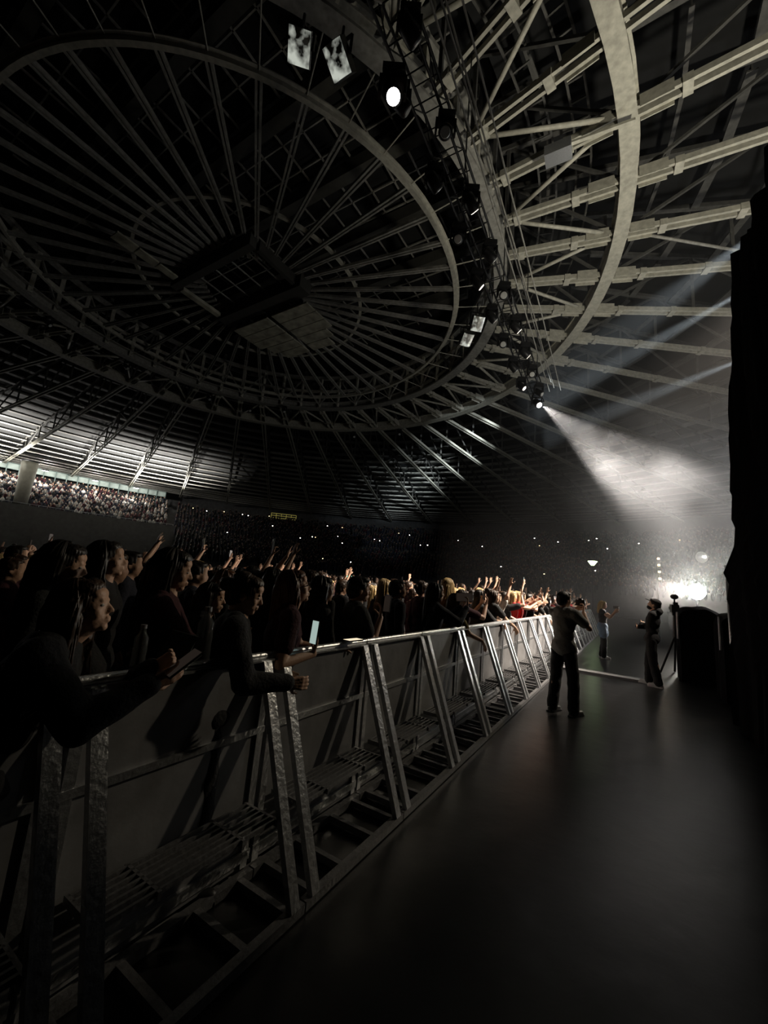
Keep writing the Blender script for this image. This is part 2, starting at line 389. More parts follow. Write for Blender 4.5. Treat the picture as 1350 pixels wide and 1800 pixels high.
# hoist frame at the hub
hz = 16.0
root = empty('hub_frame', C0+Vector((0, 0, hz))); tag(root, 'rectangular dark steel frame hanging at the hub of the roof spokes', 'hub frame')
def HB(n0, d0, n1, d1, w_, h_, nm, mt, dz=0):
    m = MB(); m.bar(N*n0+D*d0+Vector((0, 0, dz)), N*n1+D*d1+Vector((0, 0, dz)), w_, h_); m.build(nm, mt, root)
HB(-2.9, -2.75, 3.1, -2.75, .35, .75, 'long_beam', DECKB); HB(-2.9, .3, 3.4, .3, .75, .8, 'long_beam', DECKB)
HB(-2.75, -2.4, -2.75, -.15, .32, .18, 'end_panel', PANEL, -.2); HB(3.0, -2.4, 3.0, 0, .2, .5, 'end_beam', DECKB)
for x in (-1.6, -.4, .8, 2.0): HB(x, -2.5, x, 0, .05, .06, 'cross_bar', STEEL2, .25)
for y in (-1.8, -1.0): HB(-2.7, y, 2.9, y, .05, .06, 'cross_bar', STEEL2, .28)
root = empty('panel_platform', C0+Vector((0, 0, 15.2))); tag(root, 'pale boarded platform beside the hub frame, split by a dark gap', 'platform')
for (n0, n1) in ((-2.3, .45), (.75, 3.3)):
    for j in range(5):
        w_ = .45*max(0, j-2); a_, b_ = n0+(w_ if n0 < 0 else 0), n1-(w_ if n0 > 0 else 0)
        m = MB(); m.box(N*(a_+b_)/2+D*(.95+j*.70), (b_-a_-.04, .66, .08), Matrix((N, D, Vector((0, 0, 1)))).transposed()); m.build('board', PANEL, root)
root = empty('panel_platform', C0+Vector((0, 0, 15.3))); tag(root, 'small pale boarded strip beyond the hub frame opposite the platform', 'platform')
for j in range(3):
    m = MB(); m.box(N*(-1.6)+D*(-5.7+j*.95), (.6-.1*j, .88, .08), Matrix((N, D, Vector((0, 0, 1)))).transposed()); m.build('board', PANEL, root)

# ------------------------------------------------------------------ upper stand on the left: pier, glazing, lamps
root = empty('concrete_pier', RP(58.4, 139.35, 8.35)); tag(root, 'pale tapering concrete pier standing in the lit upper stand', 'pier')
m = MB(); m.tube([(0, 0, 0), (0, 0, 3), (0, 0, 6.2)], [.80, .88, 1.0], 20); m.build('shaft', PIERM, root, True)
m = MB(); m.tube([(0, 0, 6.2), (0, 0, 6.4)], [1.1, 1.1], 20); m.build('cap_ring', BLACKM, root, True)
rt = empty('glass_screen', RP(0, 0, 0)); tag(rt, 'long green-tinted glass screen with mullions above the lit stand', 'glass screen')
m = MB(); n = 26
for j in range(n):
    m.bar(RP(68.6, 121+j*1.3, 12.6)-rt.location, RP(68.6, 121+j*1.3, 15.6)-rt.location, .12, .12)
m.build('mullion', MULL, rt)['kind'] = 'stuff'
for z in (13.6, 14.55, 15.5):
    m = MB()
    for j in range(n): m.bar(RP(68.6, 121+j*1.3, z)-rt.location, RP(68.6, 121+(j+1)*1.3, z)-rt.location, .1, .1)
    m.build('transom', MULL, rt)
m = MB()
for j in range(n):
    a, b = RP(68.75, 121+j*1.3, 14.6)-rt.location, RP(68.75, 121+(j+1)*1.3, 15.5)-rt.location
    m.add([a, (b.x, b.y, a.z), b, (a.x, a.y, b.z)], [(0, 1, 2, 3)])
m.build('frosted_fascia', FROST, rt)
for dg in (125.5, 131, 137, 142, 147):
    root = empty('stand_lamp', RP(63.5, dg, 14.55)); tag(root, 'bright lamp fixed under the roof above the lit upper stand', 'lamp', 'lamps above the upper stand')
    m = MB(); m.box((0, 0, .1), (.9, .3, .15), Matrix.Rotation(R_(dg+90), 3, 'Z')); m.build('housing', BLACKM, root)
    m = MB(); m.box((0, 0, -.02), (.8, .22, .06), Matrix.Rotation(R_(dg+90), 3, 'Z')); m.build('diffuser', LAMPW, root)
rt = empty('parapet_rail', RP(0, 0, 0)); tag(rt, 'thin pale handrail along the front of the lit upper stand', 'handrail')
m = MB()
for j in range(50): m.bar(RP(56.75, 119.5+j, 8.35)-rt.location, RP(56.75, 120.5+j, 8.35)-rt.location, .06, .06); m.bar(RP(56.75, 119.5+j, 8.1)-rt.location, RP(56.75, 119.5+j, 8.35)-rt.location, .05, .05)
m.build('rail', ALU, rt)

# ------------------------------------------------------------------ lighting truss over the crowd, parallel to the stage
T0 = Vector((-1.2, 4.15, 11)); T1 = Vector((7.1, 18.45, 11)); TD = (T1-T0).normalized(); TN = Vector((TD.y, -TD.x, 0)); LT = (T1-T0).length
root = empty('lighting_truss', T0); tag(root, 'long black box lighting truss hung above the front of the crowd', 'lighting truss')
m = MB()
for sx in (-.26, .26):
    for sz in (0, .52): m.tube([TN*sx+Vector((0, 0, sz)), TN*sx+TD*LT+Vector((0, 0, sz))], .03, 8)
m.build('chord', BLACKM, root)
m = MB(); n = 32
for j in range(n):
    a, b = TD*(LT*j/n), TD*(LT*(j+1)/n)
    for sx in (-.26, .26): m.tube([a+TN*sx+Vector((0, 0, 0 if j % 2 else .52)), b+TN*sx+Vector((0, 0, .52 if j % 2 else 0))], .014, 5)
    for sz in (0, .52): m.tube([a+TN*(-.26)+Vector((0, 0, sz)), a+TN*.26+Vector((0, 0, sz))], .014, 5)
m.build('lacing', BLACKM, root)
for j, (off, hh) in enumerate(((.55, .35), (.75, .5), (1.05, .3), (.62, .75))):
    m = MB(); k = 14
    pts = [T0+TN*off+TD*(LT*(.02+.96*i/k))+Vector((0, 0, hh+.03*math.sin(i*2.1+j))) for i in range(k+1)]
    m.tube(pts, .022, 6); o = m.build('power_cable', STEEL2)
    tag(o, '%s of four long cables strung alongside the lighting truss' % ['nearest to the truss', 'second', 'outermost', 'highest'][j], 'cable', 'cables beside the lighting truss')
for q in (.05, .3, .55, .8, .97):
    m = MB(); a = T0+TD*(LT*q)+Vector((0, 0, .5)); m.tube([Vector((0, 0, 0)), Vector((0, 0, 4.4))], .02, 6); o = m.build('hoist_chain', BLACKM); o.location = a
    tag(o, 'vertical hoist chain holding the lighting truss under the roof', 'hoist chain', 'hoist chains')
def moving_head(loc, aim, label, lit=None, sc=1, group=None):
    root = empty('moving_head_light', loc); tag(root, label, 'stage light', group)
    m = MB(); m.box((0, 0, -.06*sc), (.34*sc, .28*sc, .12*sc)); m.build('base', BLACKM, root)
    m = MB()
    for sg in (-1, 1): m.box((.19*sc*sg, 0, -.27*sc), (.04*sc, .12*sc, .34*sc))
    m.box((0, 0, -.13*sc), (.4*sc, .12*sc, .04*sc)); m.build('yoke', BLACKM, root)
    dv = (Vector(aim)-Vector(loc)).normalized(); c = Vector((0, 0, -.38*sc))
    m = MB(); m.tube([c-dv*.2*sc, c-dv*.16*sc, c+dv*.16*sc, c+dv*.2*sc], [.09*sc, .13*sc, .14*sc, .12*sc], 16); h = m.build('head', BLACKM, root, True)
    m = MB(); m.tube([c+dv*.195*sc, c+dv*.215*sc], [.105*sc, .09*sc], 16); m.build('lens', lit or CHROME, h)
    return root
glints = {5: GLINTLENS, 8: GLINTLENS, 11: GLINTLENS, 13: GLINTLENS, 16: GLINTLENS}  # lenses that carry the painted glint
for j in range(18):
    q = .03+.86*j/17
    loc = T0+TD*(LT*q)+TN*(.3 if j % 2 else -.3)+Vector((0, 0, -.02))
    aim = STAR+Vector((rng.uniform(-3, 3), rng.uniform(-4, 4), 0)) if j % 3 else Vector((0, 0, 2))
    moving_head(loc, aim, 'black moving-head light under the long lighting truss, %s counted from its near end' % nth(j+1).replace('nearest', 'first'), glints.get(j), 1.0, 'moving heads under the lighting truss')
moving_head(Vector((-.48, 5.6, 10.4)), Vector((1.2, 1.0, 0)), 'moving-head light with a glowing white lens near the roof ring', LAMPW, 1.15)
moving_head(BEAM0+Vector((-.03, .03, .45)), BEAM1, 'moving head at the far truss end throwing the wide white beam', LAMPW, 1.3)
moving_head(BEAM0+Vector((.3, .6, .55)), Vector((2, 0, 0)), 'small moving head beside the one throwing the white beam', None, .8)
def flood(loc, yaw, tilt, label, sc=1):
    root = empty('flood_lamp', loc, yaw); tag(root, label, 'flood lamp')
    rx = Matrix.Rotation(tilt, 3, 'X')
    m = MB(); m.box((0, 0, 0), (.42*sc, .22*sc, .5*sc), rx); h = m.build('housing', BLACKM, root)
    m = MB(); n = 8; vs = []; fs = []
    for i in range(n+1):
        t = -1+2*i/n
        for z in (-.24, .24): vs.append(rx @ Vector((.2*t*sc, (-.115-.05*(1-t*t))*sc, z*sc)))
    for i in range(n): fs.append((2*i, 2*i+2, 2*i+3, 2*i+1))
    m.add(vs, fs); m.build('curved_reflector', GLOWREFLECT, h, True)
    m = MB()
    for sg in (-1, 1): m.bar((.24*sc*sg, 0, 0), (.24*sc*sg, .0, .42*sc), .03, .03)
    m.bar((-.24*sc, 0, .42*sc), (.24*sc, 0, .42*sc), .03, .03); m.tube([(0, 0, .42*sc), (0, 0, .8*sc)], .02, 6); m.build('bracket', BLACKM, root)
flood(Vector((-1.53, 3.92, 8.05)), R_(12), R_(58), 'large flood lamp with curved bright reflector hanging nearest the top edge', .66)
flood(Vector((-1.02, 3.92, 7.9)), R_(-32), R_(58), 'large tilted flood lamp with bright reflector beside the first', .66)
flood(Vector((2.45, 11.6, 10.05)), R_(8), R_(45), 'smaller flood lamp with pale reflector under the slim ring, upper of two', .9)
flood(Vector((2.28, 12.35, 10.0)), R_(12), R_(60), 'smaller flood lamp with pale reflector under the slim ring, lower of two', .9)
# dark truss that carries the two big flood lamps
root = empty('lighting_truss', Vector((-2.6, 3.2, 9.1))); tag(root, 'short dark truss overhead carrying the two large flood lamps', 'lighting truss')
m = MB(); E1 = Vector((1.9, .95, .5))
for y in (-.15, .15):
    for z in (0, .3): m.tube([Vector((y*.4, y, z)), E1+Vector((y*.4, y, z))], .03, 8)
m.build('chord', STEEL2, root)
m = MB()
for j in range(12):
    a, b = E1*(j/12), E1*((j+1)/12); m.tube([a+Vector((0, -.15, 0)), b+Vector((0, .15, .3))], .015, 5); m.tube([a+Vector((0, .15, 0)), b+Vector((0, -.15, .3))], .015, 5)
m.build('lacing', STEEL2, root)
# lit things hung on roof ring: box monitor by the broad ring
root = empty('junction_box', Vector((4.35, 10.1, 14.95)), R_(-30)); tag(root, 'grey rectangular box hung beside the broad ring beam', 'junction box')
m = MB(); m.box((0, 0, 0), (.75, .45, .35)); m.build('case', ALU, root)
m = MB(); m.bar((.35, 0, .15), (2.0, .15, .2), .1, .08); m.build('arm', STEEL, root)
for i, (r, dg) in enumerate(((12.9, 170), (12.9, 148), (12.9, 122), (13.2, 108), (17.3, 75), (17.4, 60), (12.2, 95))):
    moving_head(RP(r, dg, ZB-.3), RP(r-6, dg-30, 6), 'small lamp clamped below the lattice ring on its far side', None, 1.0, 'small lamps under the far side of the ring')

# ------------------------------------------------------------------ stage, drape, equipment
FRM = Matrix((N, D, Vector((0, 0, 1)))).transposed()
root = empty('stage', P(7.2, 22, 0)); tag(root, 'black raised stage platform running along the pit', 'stage')
m = MB(); m.box((0, 0, 1.2), (9.6, 36, .15), FRM); m.build('platform', BLACKM, root)
m = MB(); m.box((0, 0, .56), (9.4, 35.8, 1.12), FRM); m.build('skirt', BLACK, root)
# drape: rippled cloth with real thickness
m = MB(); na, nz = 120, 18
def drape_pt(i, j, side):
    zt = 6.1+.55*max(0, 1-i/na*6)
    zz = zt*j/nz
    ed = 8.35 if zz < 1 else float(np.interp(zz, [1, 1.8, 3.4, 5.5, 6.65], [8.35, 8.0, 7.15, 6.9, 6.75])); a = ed-(ed+1.45)*i/na
    rip = .07*math.sin(a*9.5)+.04*math.sin(a*23+1.3)+.05*math.sin(zz*1.1+a)
    edge = 0
    return P(1.32+rip+.03*side, a+edge, zz)
for side in (0, 1):
    for i in range(na+1):
        for j in range(nz+1): m.v.append(tuple(drape_pt(i, j, side)))
S_ = (na+1)*(nz+1)
for i in range(na):
    for j in range(nz):
        q = (i*(nz+1)+j, i*(nz+1)+j+1, (i+1)*(nz+1)+j+1, (i+1)*(nz+1)+j); m.f.append(q); m.f.append(tuple(x+S_ for x in reversed(q))); m.m += [0, 0]
for i in (0, na):
    for j in range(nz): a = i*(nz+1)+j; m.f.append((a, a+1, a+1+S_, a+S_)); m.m.append(0)
for i in range(na):
    a = i*(nz+1)+nz; b = a+nz+1; m.f.append((a, b, b+S_, a+S_)); m.m.append(0)
o = m.build('drape', BLACK, smooth=True); tag(o, 'tall black drape hanging beside the pit at the stage wing', 'drape')
m = MB(); m.tube([P(1.36, 8.62, 0), P(1.36, 8.62, 2.4)], .03, 8); o = m.build('steel_upright', ALU, smooth=True); tag(o, 'slim steel upright standing along the edge of the black drape', 'upright')
def covered(s, a, wd, h, label):
    root = empty('covered_speaker', P(s, a), math.atan2(D.y, D.x)-math.pi/2); tag(root, label, 'covered speaker')
    m = MB(); vs = []; fs = []; n = 18; prof = []
    for i in range(n+1):
        t = math.pi*i/n; x = -math.cos(t)*wd/2; z = h-.30+.30*math.sin(t)**.7; prof.append((x, z))
    prof = [(-wd/2, 0)]+prof+[(wd/2, 0)]
    for y in (-.42, -.2, .2, .42):
        for (x, z) in prof:
            sc = .96 if abs(y) > .3 else 1; vs.append((x*sc+.02*math.sin(z*14+y*9), y, z*sc+.015*math.sin(x*17)))
    L = len(prof)
    for r in range(3):
        for i in range(L-1): fs.append((r*L+i, r*L+i+1, (r+1)*L+i+1, (r+1)*L+i))
    fs.append(tuple(range(L-1, -1, -1))); fs.append(tuple(3*L+i for i in range(L))); m.add(vs, fs); m.build('cloth_cover', BLACK, root)
    m = MB(); m.box((0, 0, .5), (wd*.8, .6, .9)); m.build('cabinet', BLACKM, root)
    m = MB(); m.tube([(-wd/2-.03, -.45, .95), (-wd/2-.03, -.45, 1.55)], .02, 6); m.build('pole', ALU, root)
covered(1.33, 12.2, .8, 1.72, 'black cloth-covered speaker with rounded top below the bright stage lamp')
covered(1.72, 10.3, .6, 1.66, 'black cloth-covered speaker with rounded top right beside the drape edge')
root = empty('pit_camera', P(.95, 13.0), R_(60)); tag(root, 'broadcast camera on a pedestal behind the man in the cap', 'camera')
m = MB(); m.tube([(0, 0, .9), (0, 0, 1.45)], [.06, .04], 10)
for t in range(3): m.tube([(0, 0, .95), (.42*math.cos(t*2.09), .42*math.sin(t*2.09), .02)], .025, 6)
m.build('tripod', BLACKM, root)
m = MB(); m.box((0, 0, 1.62), (.42, .16, .2)); m.box((-.1, 0, 1.5), (.2, .14, .1)); m.box((-.2, 0, 1.74), (.12, .1, .08)); m.build('body', BLACKM, root)
m = MB(); m.tube([(.2, 0, 1.62), (.46, 0, 1.62)], [.06, .08], 14); m.build('lens', BLACKM, root, True)
m = MB(); m.tube([(-.05, 0, 1.72), (-.05, 0, 1.86)], .02, 6); m.ell((-.05, 0, 1.92), (.07, .09, .07)); m.build('top_monitor', BLACKM, root)
# bright lamp on the stage edge
root = empty('stage_lamp', FLARE+Vector((0, 0, -.9))); tag(root, 'blinding white stage lamp glowing in the smoke above the covered speakers', 'stage light')
m = MB(); tocam = (Vector((0, 0, 1.65))-FLARE).normalized(); c = Vector((0, 0, .9))
m.tube([c-tocam*.4, c-tocam*.06], [.15, .25], 20); m.build('housing', BLACKM, root, True)
m = MB(); m.ell(c, (.27, .27, .27)); m.build('lens', LAMPFLARE, root, True)
m = MB(); m.tube([(0, 0, .65), (0, 0, 0)], .04, 8); m.box((0, 0, 0), (.5, .4, .06)); m.build('stand', BLACKM, root)
# small round lamps behind
for i, q in enumerate((P(3.6, 30, 4.7), P(5.2, 29, 4.3))):
    root = empty('round_lamp', q); tag(root, ['faint round lamp in the smoke above the blinding stage lamp', 'faint round lamp in the smoke nearer the black drape'][i], 'stage light')
    m = MB(); m.ell((0, 0, 0), (.34, .2, .34)); m.build('glass', CHROME, root, True); m = MB(); m.ell((0, -.25, 0), (.08, .05, .08)); m.build('bulb', LAMPW, root, True)
root = empty('light_tower', P(1.15, 25, 0), R_(58)); tag(root, 'leaning tower with four small amber lamps beyond the smoke', 'light tower')
m = MB(); m.bar((-.55, 0, 0), (-.1, 0, 2.9), .06, .06); m.bar((-.1, 0, 2.9), (.55, 0, 4.6), .06, .06); m.bar((.8, 0, 0), (.1, 0, 3.2), .06, .06); m.build('frame', BLACKM, root)
for i in range(4):
    m = MB(); m.box((-.42+.27*i, -.1, 3.0+i*.36), (.28, .1, .07), Matrix.Rotation(R_(-10), 3, 'Y')); m.build('lamp', LAMPY, root)
root = empty('floor_lamp', P(-2.35, 33, 0)); tag(root, 'greenish-white lamp on a thin pole beyond the pit, above the far photographer', 'lamp')
m = MB(); m.tube([(0, 0, 0), (0, 0, 4.2)], .03, 8); m.box((0, 0, .02), (.5, .5, .04)); m.build('pole', BLACKM, root)
m = MB(); m.tube([(0, 0, 4.15), (0, 0, 4.45)], [.1, .32], 14); m.build('shade', LAMPG, root, True)
m = MB(); m.box((0, 0, .02), (2.0, .28, .05), FRM); o = m.build('cable_ramp', ALUP); o.location = P(-.55, 10.9); tag(o, 'low pale cable ramp lying across the pit floor behind the photographer', 'cable ramp')
m = MB(); m.box((0, 0, .9), (.3, 5, 1.8), FRM); 
# speaker array hint far right
root = empty('speaker_array', Vector((19, 26, 12.4)), R_(15)); tag(root, 'slim hanging speaker array seen through the haze beside the white beam', 'speaker array')
for i in range(4): m = MB(); m.box((0, .04*i*i, -.28*i), (1.9, .5, .25), Matrix.Rotation(-.05*i, 3, 'X')); m.build('cabinet', STEEL2, root)

# ------------------------------------------------------------------ crowd barrier
NB = 24; B0 = .30; PER = 1.028
def make_barrier():
    root = empty('crowd_barrier')
    I = 'crowd barrier'
    W = PER
    m = MB()          # local frame: x along D, y toward the stage (N), z up
    m.box((0, -.02, .60), (W-.02, .012, 1.08)); m.build('sheet', ALUP, root)
    m = MB(); m.box((0, -.02, .76), (W-.02, .045, .035)); m.box((0, -.02, .12), (W-.02, .05, .05))
    for x in (-W/2+.04, W/2-.04): m.box((x, -.025, .6), (.045, .05, 1.08))
    m.build('sheet_frame', ALU, root)
    m = MB(); pts = [(-W/2+.005, -.03, 1.165), (W/2-.005, -.03, 1.165)]; m.tube(pts, .022, 14); m.box((0, -.01, 1.145), (W-.02, .05, .012)); m.build('top_rail', ALU, root, False)
    for x in (-W/2+.075, W/2-.075):
        m = MB(); m.bar((x, .01, 1.14), (x, .41, .05), .06, .035, (0, 1, 0)); m.build('strut', ALU, root)
    m = MB()
    for y in (.02, .40): m.box((0, y, .03), (W-.01, .045, .045))
    for x in (-W/2+.09, -.17, .17, W/2-.09): m.box((x, .21, .03), (.035, .36, .04))
    m.build('base_frame', ALUSHADE, root)
    m = MB()
    for i in range(7): m.box((0, .03+.036*i, .40), (W-.2, .012, .02))
    for x in (-W/2+.1, -.2, .2, W/2-.1): m.box((x, .14, .395), (.015, .25, .03))
    m.build('step_grate', ALUSHADE, root)
    m = MB(); m.box((0, -.62, .012), (W-.02, 1.15, .012)); m.build('foot_plate', ALUP, root)
    return root
bar0 = make_barrier(); rzb = math.atan2(D.y, D.x)
# local y must point to the stage side N; x along -D so that the frame stays right handed
for k in range(NB):
    o = bar0 if k == 0 else dup(bar0)
    o.location = P(-1.83, B0+PER*k-.0); o.rotation_euler = (0, 0, rzb+math.pi)
    lab = ['below the woman with the earring', 'below the bottles on the rail', 'below the long-haired woman with glasses', 'with a phone lying on its rail'][k] if k < 4 else 'counted from the camera'
    tag(o, ('aluminium crowd barrier section %s' % lab) if k < 4 else ('%s aluminium crowd barrier section %s along the pit' % (ORD[k], lab)), 'barrier', 'crowd barrier sections along the pit')
# ------------------------------------------------------------------ people
def remesh(mb, name, mt, vox, smooth=3, wr=0, seed=0, streak=None):
    me = mb.mesh('tmp', mt); o = bpy.data.objects.new('tmp', me); COL.objects.link(o)
    r = o.modifiers.new('r', 'REMESH'); r.mode = 'VOXEL'; r.voxel_size = vox
    s = o.modifiers.new('s', 'SMOOTH'); s.iterations = smooth; s.factor = .5
    dg = bpy.context.evaluated_depsgraph_get(); out = bpy.data.meshes.new_from_object(o.evaluated_get(dg)); out.name = name
    bpy.data.objects.remove(o); bpy.data.meshes.remove(me)
    if wr:
        nv = len(out.vertices); co = np.empty(nv*3, np.float32); out.vertices.foreach_get('co', co); co = co.reshape(-1, 3)
        no = np.empty(nv*3, np.float32); out.vertices.foreach_get('normal', no); no = no.reshape(-1, 3)
        x, y, z = co.T; ph = seed*1.7
        d = np.sin(z*34+np.sin(x*21+ph)*1.8+y*15)*.5+np.sin(x*41+z*23+np.sin(y*31+ph)*1.5)*.35+np.sin(z*67+x*55+ph)*.2
        if streak is not None:
            an_ = np.arctan2(x-streak.x, y-streak.y); d = np.sin(an_*34+z*9+np.sin(z*12)*1.5)*.7+np.sin(an_*61+z*17)*.5
        co += no*(d*wr)[:, None]; out.vertices.foreach_set('co', co.ravel())
    out.polygons.foreach_set('use_smooth', [True]*len(out.polygons)); out.update()
    if not out.materials: out.materials.append(mt)
    return out
V = Vector
def ik(S, W, l1, l2, pole):
    d = W-S; L = min(d.length, (l1+l2)*.995); u = d.normalized(); W = S+u*L
    a = (l1*l1-l2*l2+L*L)/(2*L); h = math.sqrt(max(0, l1*l1-a*a))
    p = (pole-u*pole.dot(u)).normalized(); return S+u*a+p*h, W
def hand_pts(mb, Wr, hd, pn, curl, side, spread=.12):
    """palm and five separate fingers; hd along the hand, pn out of the palm, side = thumb side sign"""
    hd = hd.normalized(); pn = (pn-hd*pn.dot(hd)).normalized(); lat = hd.cross(pn)*side
    for i, t in enumerate((-.030, -.010, .010, .030)):
        mb.capsule(Wr+hd*.005+lat*t*.55, Wr+hd*.085+lat*t, .014, .012, 8)
    for i, (t, L) in enumerate(((.031, .072), (.011, .080), (-.010, .074), (-.030, .058))):
        p = Wr+hd*.085+lat*t; f = (hd+lat*(t*spread*18)).normalized(); ang_ = 0
        for seg, k in ((.45, .5), (.31, 1), (.24, .8)):
            ang_ += curl*k; dv = f*math.cos(ang_)+pn*math.sin(ang_); q = p+dv*(L*seg)
            mb.capsule(p, q, .0088 if seg > .4 else .0080, .0080 if seg > .3 else .0070, 8); p = q
    p = Wr+hd*.02+lat*.026; dv = (hd*.65+lat*.75+pn*.25*(1+curl)).normalized()
    q = p+dv*.042; mb.capsule(p, q, .013, .010, 8); dv = (hd*.9+lat*.3+pn*.45*(1+curl)).normalized(); q2 = q+dv*.032; mb.capsule(q, q2, .010, .0085, 8)
    q3 = q2+(dv+pn*.3*curl).normalized()*.024; mb.capsule(q2, q3, .0088, .0075, 8)
def make_person(label, loc, face=None, H=1.70, lean=0, hyaw=0, hpitch=0, lw=None, rw=None, lhd=None, rhd=None, lpn=None, rpn=None, lcurl=.5, rcurl=.5,
                hair='long', hairm=None, skin=None, top=None, sleeve='long', legs=None, shoes=None, vox=.007, group=None, strands=90, glasses=False, cap=False,
                hood=False, hem=0.0, stance=.10, step=0, mask=False, eyes=True, hairlen=.34, bulk=1.0, flare=0.0):
    k = H/1.70
    hairm = hairm or HAIRD; skin = skin or SKIN; top = top or C_BLK; legs = legs or C_BLK; shoes = shoes or SHOEB
    fd = (V(face) if face is not None else STAR)-V(loc)
    rz = math.atan2(fd.y, fd.x)-math.pi/2
    root = empty('person', loc, rz); tag(root, label, 'person', group)
    PV = V((0, 0, .95)); RL_ = Matrix.Rotation(-lean, 3, 'X')
    U = lambda p: (PV+RL_ @ (V(p)-PV)) if p[2] > .93 else V(p)
    nb = U((0, -.01, 1.42)); RH = Matrix.Rotation(hyaw, 3, 'Z') @ Matrix.Rotation(hpitch, 3, 'X')
    HC = U((0, .012, 1.575)); HH = lambda p: HC+RH @ V(p)
    L1, L2 = .285, .255
    SH = {-1: U((-.172, 0, 1.385)), 1: U((.172, 0, 1.385))}
    arms = {}
    for sg, wv, hd, pn in ((-1, lw, lhd, lpn), (1, rw, rhd, rpn)):
        if wv is None: wv = V((.24*sg, .06, .86));
        wv = V(wv)
        pole = V((.5*sg, -.5, -.9)) if wv.z > 1.0 else V((.2*sg, -1, 0))
        el, wr = ik(SH[sg], wv, L1, L2, pole)
        hd = V(hd) if hd is not None else (wr-el).normalized(); pn = V(pn) if pn is not None else V((-sg, .1, .0))
        arms[sg] = (el, wr, hd, pn)
    b = MB()
    # head
    hb = [((0, -.012, .022), (.074, .094, .088)), ((0, .022, -.04), (.058, .062, .066)), ((0, .062, -.088), (.024, .020, .018)), ((0, .05, -.06), (.04, .036, .03)),
          ((-.031, .052, -.024), (.030, .026, .032)), ((.031, .052, -.024), (.030, .026, .032)), ((0, .036, .004), (.062, .052, .070)), ((0, .060, -.058), (.028, .024, .026)), ((0, .0865, -.052), (.021, .009, .0065)), ((0, .0845, -.064), (.018, .010, .0075)), ((0, .055, .05), (.055, .035, .035))]
    for c, r in hb: b.ell(HH(c), r, RH, 18, 12)
    for sg in (-1, 1):
        b.ell(HH((.075*sg, -.006, -.012)), (.008, .017, .029), RH @ Matrix.Rotation(.3*sg, 3, 'Z') @ Matrix.Rotation(-.15, 3, 'X'), 12, 8)
        b.ell(HH((.031*sg, .070, .004)), (.0135, .012, .011), RH, 10, 8)
    b.capsule(HH((-.034, .078, .022)), HH((.034, .078, .022)), .0095, .0095, 8)
    b.capsule(HH((0, .082, .014)), HH((0, .1005, -.024)), .0085, .0112, 8)
    for sg in (-1, 1): b.ell(HH((.009*sg, .090, -.029)), (.0080, .010, .0070), RH, 8, 6)
    b.capsule(HH((0, -.022, -.055)), nb, .053, .060)
    b.capsule(HH((0, -.0, -.075)), nb+V((0, .02, 0)), .045, .055)
    # trunk
    tr = [((0, 0, .93), (.160, .105, .11)), ((0, .0, 1.08), (.132, .092, .13)), ((0, .0, 1.25), (.155, .108, .17)), ((0, -.01, 1.36), (.15, .085, .09))]
    for c, r in tr: b.ell(U(c) if c[2] > .94 else V(c), r, RL_, 18, 12)
    b.capsule(SH[-1], SH[1], .052, .052); b.capsule(U((-.09, -.01, 1.41)), U((.09, -.01, 1.41)), .05, .05)
    lg = {}
    for sg in (-1, 1):
        hip = V((.085*sg, 0, .90)); kn = V((stance*sg*1.0, .025+step*sg*.5, .49)); an = V((stance*sg*1.1, -.01+step*sg, .085)); lg[sg] = (hip, kn, an)
        b.capsule(hip, kn, .086, .056); b.capsule(kn, an, .056, .038); b.ell((kn+an)/2+V((0, -.022, .07)), (.045, .045, .11), None, 12, 8)
        b.capsule(an+V((0, -.03, -.045)), an+V((.01*sg, .13, -.055)), .035, .026)
        el, wr, hd, pn = arms[sg]
        b.capsule(SH[sg], el, .050, .038); b.capsule(el, wr, .038, .025)
        hand_pts(b, wr, hd, pn, lcurl if sg < 0 else rcurl, 1 if sg < 0 else -1)
    sc_ = Matrix.Scale(k, 4)
    def fin(me): me.transform(sc_); return me
    body = put(fin(remesh(b, 'body', skin, vox, 3)), 'body', root)
    hero = vox < .0085
    # clothes
    g = .016*bulk; t = MB()
    for c, r in tr: t.ell(U(c) if c[2] > .94 else V(c), [q+g for q in r], RL_, 18, 12)
    t.ell((0, 0, .90-hem), (.17+g, .118+g, .12+hem*.5), None, 18, 12)
    if flare: t.capsule((-.06, -.03, .98), (-.10, -.06, .72-hem), .14, .13+flare); t.capsule((.06, -.03, .98), (.12, -.05, .70-hem), .14, .12+flare)
    t.capsule(SH[-1], SH[1], .052+g, .052+g); t.capsule(U((-.09, -.01, 1.415)), U((.09, -.01, 1.415)), .05+g*.8, .05+g*.8); t.capsule(U((0, -.015, 1.40)), nb+V((0, -.005, .02)), .08, .062)
    for sg in (-1, 1):
        el, wr, hd, pn = arms[sg]
        if sleeve == 'long': t.capsule(SH[sg], el, .052+g, .042+g); t.capsule(el, wr-(wr-el)*.04, .042+g, .030+g*.7)
        elif sleeve == 'half': t.capsule(SH[sg], SH[sg]+(el-SH[sg])*.62, .054+g, .050+g)
        else: t.capsule(SH[sg], SH[sg]+(el-SH[sg])*.25, .052+g, .052+g)
    if hood: t.ell(nb+V((0, -.075, .03)), (.11, .07, .08), None, 14, 10); t.capsule(nb+V((-.06, .02, .0)), nb+V((.06, .02, .0)), .045, .045)
    put(fin(remesh(t, 'shirt', top, max(.011, vox*1.3), 3, .0035*bulk, len(label))), 'shirt', root)
    t = MB(); t.ell((0, 0, .92), (.168, .118, .115), None, 18, 12)
    for sg in (-1, 1):
        hip, kn, an = lg[sg]; t.capsule(hip, kn, .102, .082); t.capsule(kn, an+V((0, 0, .0)), .082, .078)
